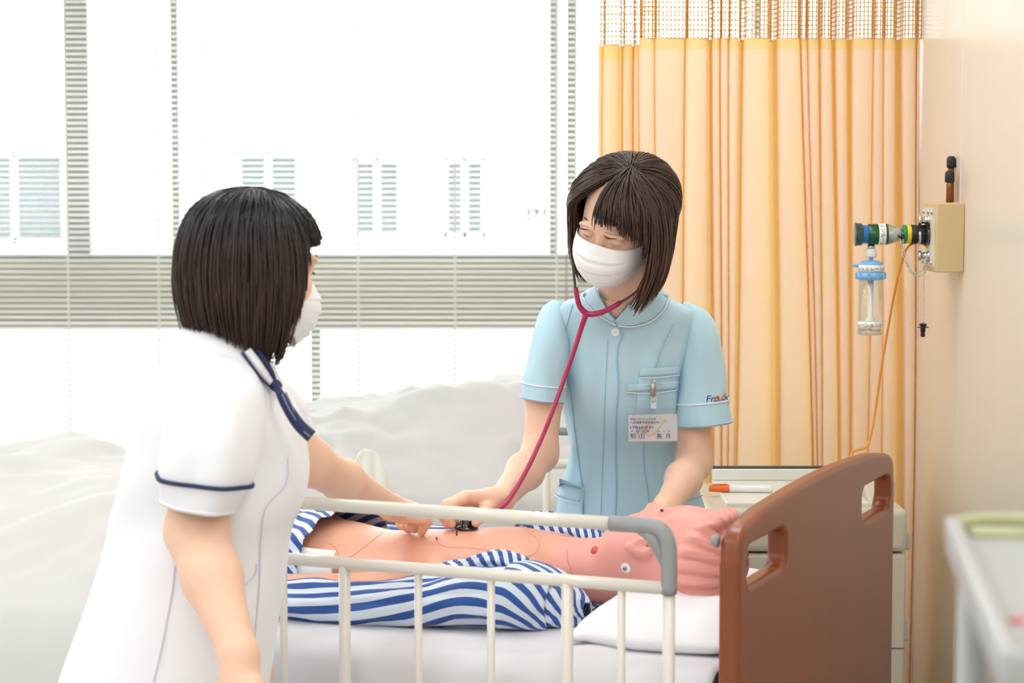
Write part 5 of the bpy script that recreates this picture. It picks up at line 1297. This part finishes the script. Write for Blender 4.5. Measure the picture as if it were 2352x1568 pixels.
# collar leaf with a navy line, and the scarf
def strip(name, pts, wpx, m, par, Y, th, off=.006):
    """band of cloth along a pixel path with its width in pixels, lying on the dress"""
    q = spline(np.array(pts, float), 30); w_ = np.interp(np.linspace(0, 1, 30), np.linspace(0, 1, len(wpx)), wpx); t = np.gradient(q, axis=0); t /= np.linalg.norm(t, axis=1)[:, None]; n_ = np.c_[-t[:, 1], t[:, 0]]
    Yp = np.interp(np.linspace(0, 1, 30), np.linspace(0, 1, len(Y)), Y); V = []
    for i in range(30):
        for j in range(5):
            s = j / 4 - .5; x, y = q[i] + n_[i] * w_[i] * s; V.append(P(x, y, Yp[i] - .006 * math.cos(s * math.pi)))
    return obj(name, V, [[i * 5 + j, i * 5 + j + 1, (i + 1) * 5 + j + 1, (i + 1) * 5 + j] for i in range(29) for j in range(4)], m, par, solid=th)
def surf_Y(x, y, d=3.2):
    h, _ = hit(bvd, x, y); return float(h[1]) if h is not None else d
cy_ = [surf_Y(572, 815) - .012, surf_Y(596, 850) - .012, surf_Y(622, 885) - .012]
strip('collar', [(566, 806), (585, 832), (606, 862), (632, 893)], [22, 24, 22, 10], mat('collar_cloth', rgb(226, 227, 230), 0.85), tz, cy_, .003)
strip('collar_trim', [(556, 808), (577, 837), (598, 865), (626, 894)], [3, 3, 3, 2], m_navy, tz, [y - .004 for y in cy_], .002)
strip('scarf', [(588, 800), (604, 830), (620, 858), (631, 882)], [14, 20, 16, 10], m_scarf, tz, [cy_[0] + .012, cy_[1] + .018, cy_[2] + .02], .004)
sc_ = strip('scarf_tail', [(630, 876), (640, 897), (652, 920), (668, 948), (686, 974), (704, 992), (716, 1002)], [12, 13, 19, 22, 24, 25, 26], m_scarf, tz, [cy_[2] + .002, 3.155, 3.15, 3.15, 3.15], .004)
kn = P(632, 884, cy_[2] - .004); MB().add(*tube_mesh(spline(np.array([P(625, 878, cy_[2] - .004), kn, P(640, 892, cy_[2] - .002)]), 8), [.007, .0095, .008], 12)).build('scarf_knot', m_scarf, tz)
m_thr = mat('silver_thread', rgb(120, 132, 160), 0.5)
for pts in ([(648, 905), (662, 935), (680, 965)], [(656, 900), (668, 925), (676, 945)], [(697, 990), (712, 1003)]):
    tube('scarf_pattern', [P(x, y, 3.139) for x, y in pts], .0012, m_thr, sc_, n=10, seg=6)
for s in (-1, 1):
    ft = np.array([hipt[0] + s * .066, 3.27, .04]); d = np.array([.84, .54, 0])
    MB().add(*tube_mesh([ft - d * .06, ft, ft + d * .09, ft + d * .155 - [0, 0, .01]], [.034, .042, .040, .026], 14)).build('shoe', mat('white_shoe', rgb(240, 240, 240), 0.5), tz)
# ------------------------------------------------------------------ white blanket over the manikin's legs
m_blk2 = mat('white_blanket', rgb(200, 200, 197), 0.9, sheen=0.3, bump=0.05, scale=250)
def blanket_fn(s, t):
    u = 1.0 + 0.98 * s; a = -0.50 + t * (1.04 + 0.50 + 0.30)          # across, in metres of cloth
    fold = 0.5 * noise.noise(Vector((u * 2.6, a * 1.4, 4.0))) + 0.35 * noise.noise(Vector((u * 6.0, a * 3.2, 1.0)))
    hump = 0.872 + 0.030 * math.exp(-((u - 1.66) / 0.16) ** 2) + 0.022 * math.exp(-((u - 1.40) / 0.14) ** 2) - 0.06 * max(0, (u - 1.86) / 0.12)
    hump += 0.025 * fold
    if s < 0.06: hump -= 0.05 * (1 - s / 0.06)
    if a < 0: v, z = -0.035 - 0.13 * (1 - math.exp(a * 6)), 0.75 + a * 0.95 + 0.06 * (1 - math.exp(a * 6))
    elif a > 1.04: v, z = 1.03, 0.735 - (a - 1.04)
    else:
        v = -0.035 + a * 1.024; kn = min(1, a / 0.52); kf = min(1, (1.04 - a) / 0.26); z = 0.75 + (hump - 0.75) * math.sin(kn * math.pi / 2) * math.sin(kf * math.pi / 2)
    w = 0.050 * fold + 0.030 * noise.noise(Vector((u * 7 + a * 4.5, a * 2.2 - u * 2, 7))) + 0.012 * noise.noise(Vector((u * 15 + a * 9, a * 5, 2)))
    if a < 0.08: return bed(u, v - max(-.004, w) * min(1, (0.08 - a) / .3) - .004, z)
    return bed(u, v, z + 0.5 * max(w, -.025) + .010 * noise.noise(Vector((u * 16, a * 11 + u * 5, 9))))
V, F = sheet_grid(110, 170, blanket_fn)
tag(obj('blanket', V, F, m_blk2, None, solid=.006), 'thick white blanket bunched over the foot of the manikin\'s bed', 'blanket')

# ------------------------------------------------------------------ second bed by the window
b2 = thing('hospital_bed', (0.05, 6.15, 0), 'second hospital bed standing by the window under a white cover', 'bed')
x0, x1, y0, y1 = -0.93, 0.93, 5.84, 6.74
f = MB()
for y in (y0 + .05, y1 - .05): f.box2((x0, y - .02, .40), (x1, y + .02, .46))
for x in (x0 + .1, 0, x1 - .1): f.box2((x - .02, y0, .40), (x + .02, y1, .46))
f.build('bed_frame', m_cream, b2, smooth=False)
for x in (x0 + .12, x1 - .12):
    for y in (y0 + .1, y1 - .1):
        l_ = boxo('leg', (x - .025, y - .025, .09), (x + .025, y + .025, .42), m_cream, b2)
        MB().lathe((x, y - .018, .065), (x, y + .018, .065), [(0, .05), (.003, .063), (.033, .063), (.036, .05)], 20).box((x, y, .10), (.03, .03, .06)).build('caster', m_dark, l_)
boxo('headboard', (x1 - .005, y0, .35), (x1 + .03, y1, .95), m_wood, b2, bevel=.012)
boxo('mattress', (x0 + .02, y0 + .02, .46), (x1 - .02, y1 - .02, .58), m_matt, b2, bevel=.03)
# its side rail, on the side that faces the ward
r2 = thing('bed_side_rail', (0.3, 5.50, .38), 'pale bed side rail on the second bed behind the woman in blue', 'bed rail')
ya = 5.56
def tz_(y): return zrow(y, ya)
xa = xcol(1256, ya)
tube('top_bar', [(xcol(1283, ya), ya, tz_(990)), (.80, ya, tz_(990))], .011, m_grey, r2, n=3)
tube('lower_bar', [(xa, ya, tz_(1066)), (.80, ya, tz_(1066))], .012, m_cream, r2, n=3)
for x in (xa, xcol(1340, ya), .45, .62, .80): tube('post', [(x, ya, tz_(1066 if x == xa else 990)), (x, ya, .36)], .010, m_cream, r2, n=3)
tube('upper_bend', [(xa, ya, tz_(1066)), (xcol(1262, ya), ya, tz_(1010)), (xcol(1283, ya), ya, tz_(990))], .010, m_cream, r2, n=8)
# cover with the backrest raised under it
prof_x = [xcol(x, 6.2) for x in (200, 600, 705, 780, 850, 905, 1000, 1100, 1190, 1300, 1500, 1900)]
prof_z = [zrow(y, 6.2) for y in (1010, 985, 962, 944, 944, 930, 908, 899, 893, 900, 915, 930)]
def cover_fn(s, t):
    x = x0 - .04 + (x1 - x0 + .03) * s; a = -.42 + t * (.98 + .42 + .25)
    top = float(np.interp(x, prof_x, prof_z)); fo = noise.noise(Vector((x * 4, a * 3, 2))) * .6 + noise.noise(Vector((x * 9 + a * 3, a * 7, 5))) * .4
    ed = min(1, s / .05, (1 - s) / .05)
    if a < 0: y, z = y0 - .03 - .05 * min(1, -a * 3) , .60 + a
    elif a > .98: y, z = y1 + .03, .60 - (a - .98)
    else:
        y = y0 - .03 + a * .98; k = min(1, a / .46, (1.02 - a) / .2); z = .60 + (top - .60) * k ** .75
    z -= .06 * (1 - ed)
    return np.array([x, y - (.035 * fo + .02 * noise.noise(Vector((x * 12, a * 2, 8)))) * (1 if a < .2 else .3), z + (.036 * fo + .014 * noise.noise(Vector((x * 17 + a * 8, a * 15, 3)))) * (1 if a > 0 else .2)])
V, F = sheet_grid(150, 110, cover_fn)
tag(obj('bed_cover', V, F, mat('cover_cotton', rgb(206, 206, 206), 0.9, sheen=0.2, bump=0.05, scale=250), None, solid=.005), 'rumpled white cover spread over the second bed below the window', 'cover')
# folded cloth at the edge of the second bed
def fold_fn(s, t):
    x = xcol(760 + 175 * s, 5.58); pk_ = math.sin(min(1, s * 1.25) * math.pi) ** .6
    z = .50 + (zrow(1048, 5.58) - .50) * (pk_ if s < .8 else pk_) * (1 - t) + .015 * noise.noise(Vector((s * 6, t * 5, 1)))
    return np.array([x, 5.58 - .04 * t + .17 + .012 * noise.noise(Vector((s * 9, t * 3, 4))) + .03 * s, z])
V, F = sheet_grid(40, 30, fold_fn)
tag(obj('folded_sheet', V, F, mat('ivory_cotton', rgb(240, 241, 232), 0.9), None, solid=.01), 'ivory sheet slung in a peak over the near edge of the second bed', 'sheet')

# ------------------------------------------------------------------ trolley close to the camera
m_tro = mat('trolley_enamel', rgb(172, 175, 175), 0.35); m_oli = mat('olive_plastic', rgb(182, 184, 144), 0.4)
TC = np.array([0.1995 * 1.72 + .003, 1.72]); zt3 = float(P(2190, 1215, 1.72)[2]); dn = np.array([-.132, -.991]); dw = np.array([.991, -.132])
def tq(a, b_, z): q = TC + dw * a + dn * b_; return np.array([q[0], q[1], z])
ax3 = np.array([[dw[0], dw[1], 0], [-dn[0], -dn[1], 0], [0, 0, 1]])
tr = thing('equipment_trolley', tq(.2, .25, 0), 'light grey equipment trolley with an olive plastic handle beside the wall', 'trolley')
MB().box(tq(.2, .25, zt3 - .012), (.40, .50, .018), ax3).build('top_tray', m_tro, tr, smooth=False, bevel=.006)
for a, b_, l, ax_ in ((.005, .25, .50, 1), (.395, .25, .50, 1), (.2, .495, .40, 0)):
    MB().box(tq(a, b_, zt3), ((.012, l, .022) if ax_ else (l, .012, .022)), ax3).build('tray_rim', m_tro, tr, smooth=False, bevel=.004)
tube('handle', [tq(.004, 0, zt3 + .002), tq(.03, -.012, zt3 + .006), tq(.075, -.012, zt3 + .006), tq(.10, 0, zt3 + .006)], .0062, m_oli, tr, n=16, seg=10)
MB().box(tq(.052, .012, zt3 - .004), (.07, .02, .016), ax3).build('handle_grip', m_oli, tr, smooth=False, bevel=.005)
MB().box(tq(.18, 0, zt3 + .004), (.16, .014, .02), ax3).build('handle_bracket', m_oli, tr, smooth=False, bevel=.005)
tube('upright_post', [tq(.104, .004, zt3), tq(.104, .004, zt3 + .34)], .006, mat('blue_grey_steel', rgb(150, 160, 172), 0.4, metal=0.4), tr, n=3)
MB().box(tq(.2, .25, .30), (.38, .46, .02), ax3).build('shelf', m_tro, tr, smooth=False)
for a in (.02, .38):
    for b_ in (.03, .47):
        p_ = tube('leg', [tq(a, b_, .08), tq(a, b_, zt3 - .02)], .012, m_tro, tr, n=3)
        q = tq(a, b_, .045); MB().lathe(q - [.012, 0, 0], q + [.012, 0, 0], [(0, .035), (.002, .045), (.022, .045), (.024, .035)], 18).box(q + [0, 0, .03], (.02, .02, .04)).build('caster', m_dark, p_)
q = P(2337, 1425, 1.0); d = ray(2337, 1425); tt = (zt3 - .0025 - HC) / d[2]; q = np.array([0, 0, HC]) + d * tt
MB().lathe(q, q + [0, 0, 1], [(0, .0062), (.0008, .0062), (.001, .0004)], 16).build('red_sticker', mat('sticker_red', rgb(236, 50, 80), 0.5), tr)
